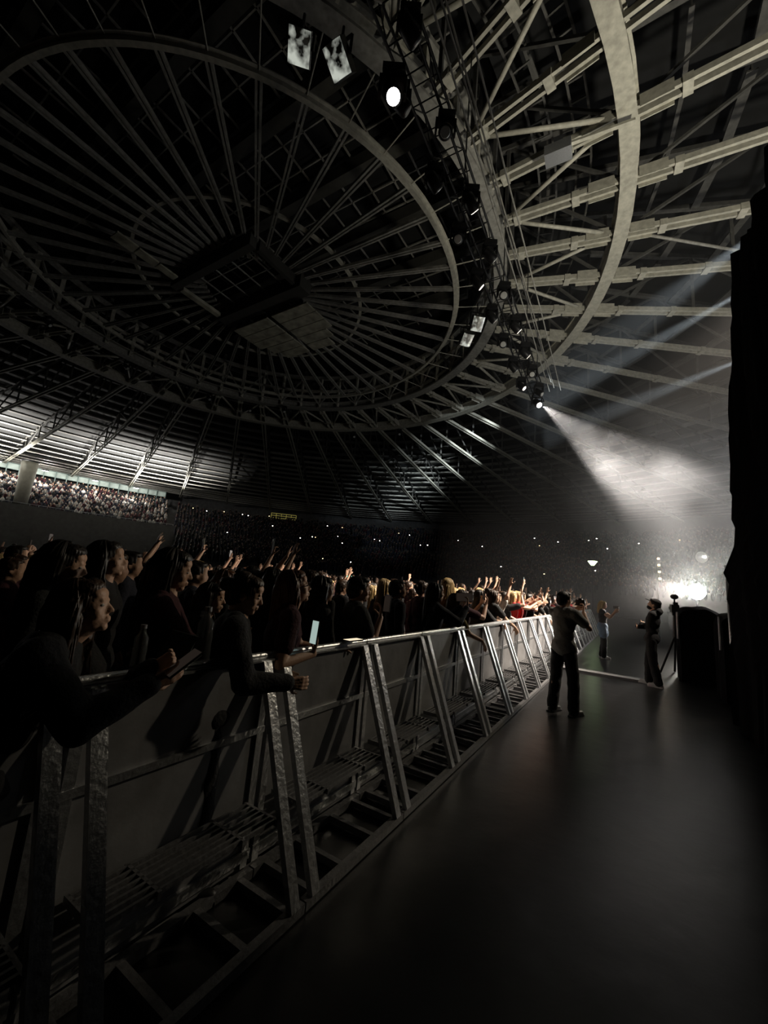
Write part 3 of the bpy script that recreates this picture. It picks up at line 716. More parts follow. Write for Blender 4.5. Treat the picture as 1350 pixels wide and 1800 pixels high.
    put(fin(remesh(t, 'trousers', legs, max(.013, vox*1.4), 3, .004, len(label)+3)), 'trousers', root)
    for sg in (-1, 1):
        hip, kn, an = lg[sg]; t = MB(); t.capsule(an+V((0, -.035, -.035)), an+V((.012*sg, .15, -.048)), .045, .036); t.box(an+V((.005*sg, .05, -.075)), (.085, .27, .02))
        put(fin(remesh(t, 'shoe', shoes, .011, 2)), 'shoe', root)
    # hair
    if hair:
        h = MB()
        h.ell(HH((0, -.024, .036)), (.086, .098, .090), RH, 20, 14); h.ell(HH((0, -.052, -.005)), (.080, .072, .085), RH, 18, 12)
        if hair == 'short': h.ell(HH((0, .03, .088)), (.066, .055, .032), RH, 14, 10)
        if hair == 'bun': h.ell(HH((0, -.135, .03)), (.04, .04, .04), RH, 14, 10); h.ell(HH((0, .022, .078)), (.07, .055, .04), RH, 14, 10)
        if hair in ('long', 'bob'):
            Ln = hairlen if hair == 'long' else .15
            h.ell(HH((0, .018, .078)), (.074, .062, .042), RH, 16, 10)
            for sg in (-1, 1):
                h.capsule(HH((.070*sg, -.012, .035)), HH((.076*sg, -.02, -.07)), .032, .036)
                h.capsule(HH((.076*sg, -.02, -.07)), HH((.076*sg, -.03, -.07))+V((.012*sg, -.02, -Ln*.75)), .036, .028)
            h.capsule(HH((0, -.075, .0)), HH((0, -.07, -.08))+V((0, -.035, -Ln*.8)), .075, .062)
        me = remesh(h, 'hair', hairm, max(.006, vox*1.1), 1, .0045, 0, HC)
        if strands and hair != 'short':
            s = MB(); rr = random.Random(len(label))
            for i in range(strands):
                ph = rr.uniform(-2.55, -.59) if hair != 'bun' else rr.uniform(-3.1, 0)          # around the back
                if hair in ('long', 'bob') and i % 3 == 0: ph = rr.choice((rr.uniform(-.62, .32), math.pi+rr.uniform(-.32, .62)))
                top0 = V((.025*math.cos(ph), -.02+.03*math.sin(ph), .127)); pts = [HH(top0)]
                for th in (.5, .95, 1.4): pts.append(HH((.091*math.sin(th)*math.cos(ph), -.022+.103*math.sin(th)*math.sin(ph), .036+.094*math.cos(th))))
                if hair in ('long', 'bob'):
                    Ln = (hairlen if hair == 'long' else .15)*rr.uniform(.75, 1.12); q = HH((.094*math.cos(ph), -.024+.104*math.sin(ph), -.06)); pts.append(q)
                    wob = rr.uniform(-.02, .02)
                    for u_ in (.35, .7, 1): pts.append(q+V((math.cos(ph)*.018*u_+wob*math.sin(u_*5), math.sin(ph)*.03*u_+wob*math.cos(u_*4), -Ln*u_)))
                elif hair == 'bun': pts = pts[:3]+[HH((.02*math.cos(ph), -.12, .035))]
                s.tube(pts, [.0045*rr.uniform(.6, 1.9)]*(len(pts)-1)+[.0015], 5)
            me2 = s.mesh('st', hairm, True)
            bm = __import__('bmesh').new(); bm.from_mesh(me); bm.from_mesh(me2); bm.to_mesh(me); bm.free()
        me.polygons.foreach_set('use_smooth', [True]*len(me.polygons))
        put(fin(me), 'hair', root)
    if hero and eyes:
        for sg in (-1, 1):
            m_ = MB(); m_.ell(HH((.031*sg, .0755, .004)), (.0125, .0088, .0075), RH, 12, 8); put(fin(m_.mesh('eye', EYE, True)), 'eye', root)
    if glasses:
        m_ = MB()
        for sg in (-1, 1):
            c = [HH((.033*sg+.024*math.cos(t_), .098, .004+.019*math.sin(t_))) for t_ in np.linspace(0, 2*math.pi, 17)]
            m_.tube(c, .0022, 6, False); m_.bar(HH((.057*sg, .096, .006)), HH((.082*sg, .0, .0)), .004, .005)
        m_.bar(HH((-.01, .1, .008)), HH((.01, .1, .008)), .004, .004); put(fin(m_.mesh('glasses', BLACKM)), 'glasses', root)
    if cap:
        m_ = MB(); m_.ell(HH((0, -.018, .062)), (.088, .105, .072), RH, 20, 14); put(fin(remesh(m_, 'cap', C_BLK, .009, 2)), 'cap', root).name = 'cap'
        m_ = MB(); m_.ell(HH((0, .11, .062)), (.07, .065, .010), RH @ Matrix.Rotation(.12, 3, 'X'), 18, 8); c_ = put(fin(m_.mesh('cap_brim', C_BLK, True)), 'cap_brim', root)
    if mask:
        m_ = MB(); m_.ell(HH((0, .045, -.075)), (.062, .062, .042), RH, 18, 12); put(fin(remesh(m_, 'neck_gaiter', C_BLK, .008, 2)), 'neck_gaiter', root)
    RZ = Matrix.Rotation(rz, 3, 'Z')
    info = {sg: (V(loc)+RZ @ (arms[sg][1]*k), RZ @ arms[sg][2].normalized(), RZ @ arms[sg][3].normalized()) for sg in (-1, 1)}
    return root, info
def make_phone(center, long_, nrm, label, screen=None, group=None, sc=1.0, torch=False, case=None):
    """nrm = direction the screen faces"""
    long_ = V(long_).normalized(); nrm = V(nrm); nrm = (nrm-long_*nrm.dot(long_)).normalized(); x = long_.cross(nrm)
    root = empty('phone', center); tag(root, label, 'phone', group); m3 = Matrix((x, nrm, long_)).transposed()
    m = MB(); m.box((0, 0, 0), (.074*sc, .009*sc, .15*sc), m3); m.build('case', case or BLACKM, root)
    m = MB(); m.box(nrm*.0052*sc, (.068*sc, .0015*sc, .143*sc), m3); m.build('screen', screen or SCREEND, root)
    if torch: m = MB(); m.ell(-nrm*.006*sc+long_*.055*sc+x*.02*sc, (.012*sc,)*3, None, 8, 6); m.build('torch', TORCH, root)
    else: m = MB(); m.box(-nrm*.006*sc+long_*.05*sc+x*.018*sc, (.03*sc, .004*sc, .034*sc), m3); m.build('camera_bump', CHROME, root)
    return root
RAIL = -1.83
# ---- heroes at the rail, nearest first.  s, a measured along the pit
def at(s, a): return P(s, a, 0)
prs, _i = make_person('person with long dark hair and an earring leaning over the nearest barrier, cheek lit', at(-1.99, .64), face=P(0.6, 4.1), H=1.60, lean=.33, hpitch=.22, hyaw=-.1,
    lw=(-.10, .50, 1.27), rw=(.10, .52, 1.25), lhd=(.3, .75, .5), rhd=(-.25, .8, .35), lpn=(.8, -.3, .3), rpn=(-.8, -.3, .3), lcurl=.75, rcurl=.55, sleeve='long', hair='long', strands=170, vox=.0055, top=C_BLK, hairm=HAIRM, bulk=1.9)
m = MB(); m.ell((0, 0, 0), (.006, .006, .006)); m.tube([(0, 0, 0), (0, 0, -.03)], .0015, 5); o = m.build('earring', CHROME)
o.parent = prs; o.location = (.085, .185, 1.40)
pw, pd, pn_ = _i[1]; make_phone(pw+pd*.12+V((0, 0, .03)), V((.5, .5, .55)), V((-.5, -.6, .5)), 'dark phone held low in both hands by the nearest person with an earring', SCREEND)
prs, _i = make_person('tall person with loose dark hair, face dim, behind the person with an earring', at(-2.64, .94), face=P(1.0, 6.5), H=1.72, lean=.06, hair='long', strands=150, vox=.0065, top=C_DGREY, hpitch=-.08)
prs, _i = make_person('person with dark bobbed hair, only cheek lit, in the second row at far left', at(-3.02, 1.36), face=P(1, 6.5), H=1.77, hair='bob', vox=.0075, top=C_BLK, hpitch=.15, strands=70)
prs, _i = make_person('person with long black hair, face in profile, above the hands holding the phone', at(-2.34, 1.38), face=P(1.0, 6.0), H=1.74, lean=.05, hair='long', strands=170, vox=.0055, top=C_WINE, hpitch=-.10,
    lw=(-.1, .40, 1.16), rw=(.12, .42, 1.20), lhd=(.3, .5, .8), rhd=(-.2, .5, .8), lcurl=.8, rcurl=.8)
prs, _i = make_person('person in dark top turned away, yellow-lit jaw, behind the tied-back hair', at(-2.72, 1.82), face=P(1, 8), H=1.56, lean=.25, hair='bob', vox=.0065, top=C_BLK, hpitch=-.05, hyaw=-.35, strands=70,
    lw=(-.12, .42, 1.10), rw=(.14, .44, 1.10))
prs, _i = make_person('person with hair tied back, ear and cheek lit, looking down over the barrier', at(-2.0, 1.57), face=P(1.0, 5.2), H=1.64, lean=.16, hair='bun', vox=.0055, top=C_BLK, hpitch=-.22, hyaw=-.12, hairm=HAIRM, bulk=1.5,
    lw=(-.16, .38, 1.07), rw=(.18, .40, 1.10), strands=90)
prs, _i = make_person('person with long reddish hair and glasses looking up at the stage, holding a bright phone', at(-2.03, 2.05), face=P(1.2, 6.2), H=1.69, lean=.10, hair='long', hairm=HAIRR, strands=200, vox=.0055, glasses=True, top=C_WINE, hpitch=.24,
    lw=(-.20, .44, 1.12), rw=(.15, .22, 1.16), rhd=(-.1, .2, .95), rpn=(-.2, -.9, .2), lhd=(-.1, .9, .1), lpn=(0, 0, -1), lcurl=.35, rcurl=.55, sleeve='half', skin=SKIN)
pw, pd, pn_ = _i[1]; make_phone(pw+V((.0, -.03, .14)), V((.05, .05, 1)), V((-.72, -.66, .1)), 'upright phone with bright pale screen held by the person with glasses', SCREEN)
make_phone(P(RAIL+.02, 2.62, 1.200), V((.65, .75, .02)), V((0, 0, 1)), 'phone lying flat on the barrier rail with a warm lit edge', SCREEN2)
prs, _i = make_person('person with chin-length black hair, thin slice of face lit, in the second row', at(-2.38, 2.88), face=P(1.2, 7.5), H=1.66, hair='bob', vox=.0065, top=C_BLK, hpitch=.05, hyaw=.1, strands=90)
prs, _i = make_person('person with a phone held against the mouth, hand raised to the face', at(-2.14, 3.05), face=P(1.2, 7.2), H=1.69, hair='short', vox=.0055, skin=SKIN, top=C_DGREY, hpitch=.02, lean=.05,
    rw=(.06, .25, 1.34), rhd=(-.25, .05, .95), rpn=(-.3, -.9, .1), rcurl=.7, lw=(-.14, .40, 1.08), sleeve='half')
pw, pd, pn_ = _i[1]; make_phone(pw+V((.05, .01, .13)), V((.05, .1, 1)), V((-.6, -.7, .1)), 'black phone held up before the face of a short-haired person', SCREEND)
prs, _i = make_person('bearded-looking person in open dark jacket gazing up, second row before the arms', at(-2.42, 4.34), face=P(3, 10), H=1.70, hair='short', vox=.0075, skin=SKIN2, top=C_NAVY, hpitch=.12)
prs, _i = make_person('person in dark long sleeves holding a big phone up with both hands', at(-2.14, 4.77), face=P(2.2, 9), H=1.70, lean=.05, hair='long', vox=.0065, top=C_NAVY, skin=SKIN, strands=90,
    lw=(-.07, .42, 1.42), rw=(.10, .42, 1.42), lhd=(.1, .2, .95), rhd=(-.1, .2, .95), lpn=(.3, -.9, 0), rpn=(-.3, -.9, 0), lcurl=.6, rcurl=.6)
pw, pd, pn_ = _i[1]; make_phone((_i[1][0]+_i[-1][0])/2+V((.01, .02, .13)), V((.6, -.4, .05)), V((-.4, -.8, .1)), 'large dark phone held sideways in two raised hands', SCREEND, sc=1.5)
prs, _i = make_person('person in ochre top with bare arms resting on the rail, one hand over it', at(-2.13, 5.22), face=P(2.2, 10), H=1.60, lean=.22, hair='bob', vox=.0065, top=C_OCHRE, skin=SKIN, sleeve='half', hairm=HAIRM, strands=80,
    lw=(-.12, .30, 1.36), rw=(.16, .50, 1.06), rhd=(0, .5, -.85), rpn=(0, -1, 0), lhd=(.1, .2, .9), lcurl=.7, rcurl=.4)
prs, _i = make_person('blonde person seen from behind with straight shoulder-length hair', at(-2.50, 6.12), face=P(-3, 18), H=1.80, hair='long', hairm=HAIRB, vox=.0085, top=C_OCHRE, strands=160, hairlen=.2)
# ---- pit crew
prs, _i = make_person('person in grey T-shirt and wide black trousers standing in the pit, holding a camera up', V((2.84, 6.2, 0)), face=(9.5, 10.2, 0), H=1.75, hair='short', vox=.0055, top=C_GREY, legs=C_BLK, sleeve='half',
    lw=(.0, .30, 1.45), rw=(.15, .24, 1.42), lhd=(.6, .4, .6), rhd=(-.1, .35, .9), lpn=(.5, -.5, .6), rpn=(-.8, -.3, .2), lcurl=.7, rcurl=.8, hem=.0, flare=0, bulk=1.45, stance=.12, step=.05, hyaw=-.25)
root = empty('hand_camera', (_i[1][0]+_i[-1][0])/2+V((.02, .02, .12)), R_(-38)); tag(root, 'small black camera held to the eye by the person in grey', 'camera')
m = MB(); m.box((0, 0, 0), (.13, .05, .09)); m.box((0, 0, .055), (.05, .05, .03)); m.build('body', BLACKM, root)
m = MB(); m.tube([(0, .02, 0), (0, .11, 0)], [.035, .038], 16); m.build('lens', BLACKM, root, True)
prs, _i = make_person('blonde person in black vest, pale blue shirt around the waist, far down the pit', V((6.8, 12.3, 0)), face=(9.5, 10.5, 0), H=1.66, hair='bob', hairm=HAIRB, vox=.008, top=C_BLK, sleeve='none', legs=C_BLK, shoes=SHOEW,
    lw=(.05, .34, 1.44), rw=(.20, .36, 1.40), lhd=(.6, .5, .4), rhd=(-.3, .4, .8), lcurl=.7, rcurl=.7, strands=60, step=.04)
t = MB(); t.ell((0, -.01, .90), (.20, .15, .17), None, 18, 12); t.capsule((-.1, .02, .92), (-.14, .03, .70), .10, .12); t.capsule((.1, .0, .92), (.14, .02, .70), .10, .12)
put(remesh(t, 'waist_shirt', C_DENIM, .012, 3, .006, 5), 'waist_shirt', prs)
make_phone((_i[1][0]+_i[-1][0])/2+V((.02, 0, .12)), V((.6, -.6, .05)), V((-.5, -.6, 0)), 'phone held up by the blonde person far down the pit', SCREEND)
prs, _i = make_person('person in black cap and hooded jacket standing with folded arms by the stage', P(.36, 10.6), face=P(-6, 12), H=1.80, lean=-.10, hair='short', hairm=HAIRD, vox=.0065, top=C_BLK, hood=True, cap=True, mask=True, hpitch=.28, hyaw=.1, bulk=1.15, shoes=SHOEW,
    lw=(.10, .20, 1.17), rw=(-.10, .23, 1.11), lhd=(1, -.35, .1), rhd=(-1, -.3, 0), lcurl=.3, rcurl=.3, step=.10)
# ---- rest of the front row: a few poses with phones, copied along the rail
POSES = []
def pose(kind, **kw): POSES.append((kind, kw))
UP = dict(lhd=(.05, .15, 1), rhd=(-.05, .15, 1), lpn=(.2, 1, 0), rpn=(-.2, 1, 0))
desc = [
 ('person with brown hair holding a phone up in both hands', dict(lw=(-.08, .38, 1.50), rw=(.09, .38, 1.50), lhd=(.1, .2, .95), rhd=(-.1, .2, .95), lpn=(.3, -.9, 0), rpn=(-.3, -.9, 0), lcurl=.7, rcurl=.7, hair='long', hairm=HAIRM, sleeve='half', top=C_WINE), 'phone'),
 ('person with dark hair, forearms crossed on the barrier rail', dict(lw=(.08, .46, 1.12), rw=(-.06, .50, 1.13), lhd=(1, .2, 0), rhd=(-1, .2, 0), hair='long', top=C_BLK, lean=.14), None),
 ('person with short brown hair, one bare arm hanging over the rail', dict(rw=(.10, .58, 1.02), rhd=(0, .5, -.9), lw=(-.1, .46, 1.12), hair='bob', hairm=HAIRM, sleeve='half', top=C_DGREY, lean=.22, skin=SKIN), None),
 ('person in white top with both arms raised and fingers spread', dict(lw=(-.22, .16, 1.84), rw=(.20, .18, 1.86), lcurl=.12, rcurl=.12, hair='bob', hairm=HAIRM, sleeve='half', top=C_WHITE, **UP), None),
 ('person with black hair holding one phone high in the right hand', dict(rw=(.14, .30, 1.66), rhd=(0, .1, 1), rpn=(-.5, -.8, 0), rcurl=.8, lw=(-.1, .44, 1.10), hair='short', sleeve='half', top=C_BLK), 'phone1'),
 ('blonde person reaching both bare arms toward the stage', dict(lw=(-.12, .46, 1.52), rw=(.14, .50, 1.48), lhd=(.1, .9, .4), rhd=(0, .9, .3), lcurl=.15, rcurl=.15, hair='long', hairm=HAIRB, sleeve='none', top=C_RED), None),
]
PROTO = []
for i, (lab, kw, ph) in enumerate(desc):
    a = 6.05+i*.62
    r_, inf = make_person(lab, at(-2.22, a), face=P(3.4, a+6.0), H=1.64+.03*(i % 3), vox=.0095, strands=60, **kw); PROTO.append((r_, inf, ph, kw.get('hair')))
where = ['', ', farther along the rail', ', beyond mid-rail', ', at the far end']
FR = []
for i in range(6, 30):
    a = 6.05+i*.60; pi = [0, 5, 1, 3, 2, 4][(i*5+i//6) % 6]
    src, inf, ph, hr = PROTO[pi]; s_ = -2.22-.05*(i % 2)
    o = dup(src, P(s_, a), src.rotation_euler.z+rng.uniform(-.2, .2), rng.uniform(.96, 1.05)); o['label'] = desc[pi][0]+where[min(3, (i)//9+1)]; o['group'] = 'front row along the far rail'
    FR.append((o, src, inf, ph))
for j, (src, inf, ph, hr) in enumerate(PROTO): FR.append((src, src, inf, ph))
bpy.context.view_layer.update()
def world_pt(o, src, p):       # carry a hand position from the source person to its copy
    l = Matrix.Rotation(-src.rotation_euler.z, 3, 'Z') @ (V(p)-src.location); return V(o.location)+Matrix.Rotation(o.rotation_euler.z, 3, 'Z') @ (l*o.scale.x)
PH0 = None
def phone_copy(c, face_to, label, group, tilt=0, torch=False, sc=1.0, screen=None):
    global PH0
    key = (torch, screen.name if screen else '')
    PHS = phone_copy.__dict__.setdefault('c', {})
    d = V(c)-V(face_to); rz_ = math.atan2(d.y, d.x)+math.pi/2
    if key not in PHS:
        PHS[key] = make_phone((0, 0, 0), (0, 0, 1), (0, -1, 0), label, screen or SCREEND, group, 1, torch); o = PHS[key]; o.location = c; o.rotation_euler = (0, 0, rz_)
    else: o = dup(PHS[key], c, rz_)
    o.scale = (sc,)*3; o['label'] = label; o['group'] = group; return o
for o, src, inf, ph in FR:
    if ph:
        if ph == 'phone': c = (world_pt(o, src, inf[1][0])+world_pt(o, src, inf[-1][0]))/2+V((0, 0, .14))
        else: c = world_pt(o, src, inf[1][0])+V((0, 0, .14))
        phone_copy(c, V(o.location)+(V(o.location)-c), 'phone held up by someone in the front row along the far rail', 'phones in the front row')
# ---- packed floor crowd behind: variants, then copies
VAR = []
vs_ = [dict(hair='long', top=C_BLK), dict(hair='short', top=C_NAVY), dict(hair='bob', hairm=HAIRM, top=C_DGREY), dict(hair='bun', hairm=HAIRM, top=C_WINE), dict(hair='short', hairm=HAIRM, top=C_BLK, skin=SKIN2), dict(hair='long', hairm=HAIRR, top=C_DGREY),
       dict(hair='long', hairm=HAIRB, top=C_NAVY),
       dict(hair='bob', top=C_BLK, rw=(.16, .20, 1.88), rcurl=.2, rhd=(0, .1, 1), sleeve='half'), dict(hair='short', top=C_DGREY, lw=(-.2, .15, 1.86), rw=(.2, .15, 1.88), lcurl=.1, rcurl=.15, sleeve='half', lhd=(0, .1, 1), rhd=(0, .1, 1)),
       dict(hair='long', hairm=HAIRM, top=C_BLK, lw=(-.07, .30, 1.68), rw=(.08, .30, 1.68), lcurl=.8, rcurl=.8, lhd=(.1, .1, 1), rhd=(-.1, .1, 1), sleeve='half')]
TXT = ['person with long dark hair', 'person with short dark hair', 'person with bobbed brown hair', 'person with brown hair tied back', 'person with short brown hair', 'person with long reddish hair', 'person with long blonde hair',
       'person raising one hand', 'person raising both hands', 'person holding a phone overhead']
for i, kw in enumerate(vs_):
    loc = P(-6-.6*i, -40, 0)
    r_, inf = make_person(TXT[i], loc, face=loc+V((1, 0, 0)), H=1.68, vox=.0125, strands=24 if kw['hair'] != 'short' else 0, **kw); VAR.append((r_, inf))
spots = []
s = -2.85; row = 0
while s > -36:
    a = -3.0+(row % 2)*.26
    while a < 34:
        p = P(s+rng.uniform(-.1, .1), a+rng.uniform(-.1, .1)); ok = in_view(p+V((0, 0, 1.6)))
        if math.hypot(p.x-CX, p.y-CY) > 44.5: ok = False
        if s > -3.35 and (a < 2.4 or abs(a-4.55) < .4 or abs(a-6.65) < .4): ok = False
        if s > -3.1 and a < 5.5: ok = False
        if ok and rng.random() < .93: spots.append(p)
        a += .55+max(0, (-s-12))*.01
    s -= .58; row += 1
spots.sort(key=lambda p: p.length)
NI = 232; used = set()
GR = 'packed floor crowd behind the front row'
for j, p in enumerate(spots[:NI]):
    q = rng.random(); near = p.length < 8.5
    i = int(rng.integers(0, 7)) if (q < .86 or near) else 7+int(rng.integers(0, 3))
    src, inf = VAR[i]; rz_ = math.atan2(STAR.y-p.y, STAR.x-p.x)-math.pi/2+rng.uniform(-.2, .2)
    sc_ = rng.uniform(.93, 1.04)
    if i in used: o = dup(src, p, rz_, sc_)
    else:
        used.add(i); s0 = src.copy(); o = src; VAR[i] = (src, {k: (v[0]-V(src.location), src.rotation_euler.z) for k, v in inf.items()}); o.location = p; o.rotation_euler.z = rz_; o.scale = (sc_,)*3; bpy.data.objects.remove(s0)
    dv = p-V((0, 0, 1.65)); px_ = dv.dot(ri)/dv.dot(fwd)*F_
    o['label'] = TXT[i]+' in the floor crowd, %s rows, %s' % ('nearest' if p.length < 6.5 else 'nearer middle' if p.length < 9 else 'middle' if p.length < 12 else 'farther', 'far left' if px_ < -450 else 'left side' if px_ < -250 else 'left of centre' if px_ < -50 else 'centre' if px_ < 120 else 'right end'); o['group'] = GR
    if i == 9 or (i == 7 and j % 2):
        inf = VAR[i][1]; l = (inf[1][0]+inf[-1][0])/2 if i == 9 else inf[1][0]
        l = Matrix.Rotation(rz_-inf[1][1], 3, 'Z') @ (l*sc_); c = p+l+V((0, 0, .13))
        if in_view(c): phone_copy(c, V(o.location)*2-c, 'phone held above the heads of the dark floor crowd', 'phones over the floor crowd', screen=SCREEN if j % 5 == 0 else None)
for i in range(len(VAR)):
    if i not in used: 
        for c in list(VAR[i][0].children): bpy.data.objects.remove(c)
        bpy.data.objects.remove(VAR[i][0])
def small_figure(mb, p, fx, h=1.66, arms=0, mi=0, sit=0, k=8):
    """low figure for the far crowds: legs, trunk, shoulders, head, hair"""
    z0 = p.z; f = V((math.cos(fx), math.sin(fx), 0)); s_ = V((-f.y, f.x, 0)); rot = Matrix((s_, f, V((0, 0, 1)))).transposed()
    hh = h-.45*sit
    mb.ell(p+V((0, 0, hh*.70)), (.21, .13, .30), rot, k, 6, mi)
    mb.ell(p+V((0, 0, hh*.30)), (.16, .14, hh*.32), rot, k, 5, 4)
    mb.ell(p+V((0, 0, hh-.12))+f*.02, (.078, .09, .115), rot, k, 6, 5)
    mb.ell(p+V((0, 0, hh-.08))-f*.02, (.09, .098, .10), rot, k, 6, 6 if (int(p.x*31) % 4) else 7)
    for sg in (-1, 1):
        sh = p+V((0, 0, hh-.32))+s_*.19*sg
        if arms & (1 if sg < 0 else 2): mb.tube([sh, sh+V((0, 0, .28))+f*.1+s_*.04*sg, sh+V((0, 0, .56))+f*.12], [.05, .038, .028], 5, True, 5)
        else: mb.tube([sh, sh+f*.08-V((0, 0, .28)), sh+f*.28-V((0, 0, .24))], [.055, .045, .03], 5, True, mi)
MATS = [C_BLK, C_DGREY, C_WHITE, C_WINE, C_NAVY, SKIN, HAIRD, HAIRM, C_GREY]
mb = MB()
for p in spots[NI:]:
    d = p.length
    if rng.random() > (.9 if d < 25 else .6): continue
    q = rng.random(); small_figure(mb, p, math.atan2(STAR.y-p.y, STAR.x-p.x), rng.uniform(1.55, 1.82), int(rng.integers(1, 4)) if q < .07 else 0, int(rng.choice([0, 0, 1, 4, 3])), k=7)
o = mb.build('crowd', MATS, None, True); tag(o, 'dense dark standing crowd filling the arena floor behind the nearer rows', 'crowd', kind='stuff')
# ---- seated crowds in the stands
def seated(a0_, a1_, rows, nm, lab, pal, fill, dk=0):
    mb = MB()
    for (r, z) in rows:
        dg = a0_
        while dg < a1_:
            dg += math.degrees(.56/r)
            if rng.random() > fill: continue
            p = RP(r+rng.uniform(-.1, .1), dg, z)
            if not in_view(p+V((0, 0, 1))) or (p.xy-RP(58.4, 139.35, 0).xy).length < 1.35: continue
            small_figure(mb, p, math.atan2(STAR.y-p.y, STAR.x-p.x), rng.uniform(1.5, 1.8), int(rng.integers(1, 4)) if rng.random() < .05 else 0, int(rng.choice(pal)), 0 if rng.random() < .35 else .9, 6)
    o = mb.build(nm, MATS if not dk else MATS[:5]+[SKINSHADE]+MATS[6:], None, True); tag(o, lab, 'crowd', kind='stuff')  # dk swaps in the skin with shade in its colour
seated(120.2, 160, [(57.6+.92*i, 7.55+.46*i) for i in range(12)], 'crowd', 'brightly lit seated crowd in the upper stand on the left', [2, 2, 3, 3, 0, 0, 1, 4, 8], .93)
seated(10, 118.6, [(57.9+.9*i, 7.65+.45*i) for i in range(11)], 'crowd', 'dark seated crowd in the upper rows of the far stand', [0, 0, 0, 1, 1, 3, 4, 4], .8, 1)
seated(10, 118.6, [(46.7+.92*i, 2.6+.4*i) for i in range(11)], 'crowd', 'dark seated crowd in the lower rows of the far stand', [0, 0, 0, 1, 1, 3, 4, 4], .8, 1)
# phone torches in the far stands: (angle, height) on the rake
for j, (dg, r, col) in enumerate([(116.7, 64.4, 1), (114.5, 63.9, 0), (111.7, 64.8, 1), (108.6, 64.6, 0), (107.6, 64.4, 0), (104, 65.5, 1), (110.6, 55.8, 0), (93.2, 63.5, 0), (90.4, 63.3, 1), (103, 60.5, 0), (97.5, 57.0, 0), (95.3, 57.2, 0), (94.7, 57.1, 1), (90.6, 58.5, 0), (89.4, 56.3, 0),
        (83.6, 58.5, 0), (82.5, 58, 0), (79.6, 62.5, 1), (77.5, 61.9, 0), (74.6, 57.2, 0), (73.3, 57.4, 0), (68.3, 60.4, 0), (91.9, 48, 1), (86.2, 47.5, 0), (63.5, 58, 0), (55.8, 62.5, 0), (54.2, 59, 1), (51.8, 60.8, 0), (47.5, 61.5, 0), (46.6, 62.3, 0), (44, 58, 0), (58, 50, 0), (50, 48, 1), (40.5, 60, 0), (43, 50, 0), (36, 61, 1)]):
    z = (7.4+(r-57)*.5 if r > 57 else 2.3+(r-46)*.43)+1.5; p = RP(r, dg, z)
    root = empty('phone', p, math.atan2(p.y, p.x)-math.pi/2); tag(root, 'tiny phone with its light shining from the dark far stand', 'phone', 'phone lights in the far stands')
    m = MB(); m.box((0, .02, 0), (.09, .012, .17)); m.build('case', BLACKM, root)
    m = MB(); m.ell((0, 0, .03), (.085, .03, .055), None, 10, 6); m.build('torch', LAMPY if col else TORCH, root)
root = empty('exit_sign', RP(45.9, 86, 2.0), R_(-4)); tag(root, 'small green lit sign on the wall below the far stand', 'sign')
m = MB(); m.box((0, -.1, 0), (1.1, .12, .5)); m.build('sign_box', BLACKM, root); m = MB(); m.box((0, -.18, 0), (1.0, .04, .4)); m.build('lit_face', EXITG, root)
root = empty('glow_railing', RP(67, 101.5, 13.6), R_(11)); tag(root, 'railing with a painted dim yellow glow high on the back of the far stand', 'railing')
for z in (-.4, .1, .55): m = MB(); m.box((0, 0, z), (5.2, .08, .08)); m.build('rail', YELGLOW, root)
m = MB()
for x in range(6): m.box((-2.6+x*1.04, 0, 0), (.08, .08, 1.1))
m.build('post', YELGLOW, root)
p = RP(56.4, 140.5, 2.6); root = empty('phone', P(-16.5, 2.2, 1.95)); tag(root, 'phone with a greenish-white light above the heads at far left', 'phone'); m = MB(); m.box((0, .02, 0), (.09, .012, .17)); m.build('case', BLACKM, root); m = MB(); m.ell((0, 0, .02), (.07, .03, .05), None, 10, 6); m.build('torch', LAMPG, root)
# hands above the second row, left: lone tall-reaching people
for (s, a, lab, ph) in ((-5.6, 2.9, 'person stretching both hands overhead before the dark wall below the lit stand', 0), (-4.6, 4.0, 'person holding a phone up beside a raised open hand', 1), (-3.9, 3.7, 'person raising an open pinkish hand above the heads', 0), (-6.5, 4.2, 'person holding a brightly shining phone above the heads', 2)):
    r_, inf = make_person(lab, at(s, a), H=1.72, vox=.009, strands=30, hair='bob', top=C_BLK, sleeve='half', lw=(-.12, .2, 1.86) if ph != 1 else None, rw=(.14, .2, 1.88), lhd=(.4, .1, .9), rhd=(.05, .1, 1), rcurl=.25 if not ph else .8, lcurl=.2, lpn=(.5, .8, 0), rpn=(-.2, .9, 0))
    if ph: phone_copy(inf[1][0]+V((0, 0, .16)), at(s, a)+V((-1.0, -1.0, 1.9)), lab.replace('person holding a', 'the').replace('brightly shining phone', 'brightly shining phone held'), 'phones over the floor crowd', screen=SCREEN2 if ph == 2 else None)
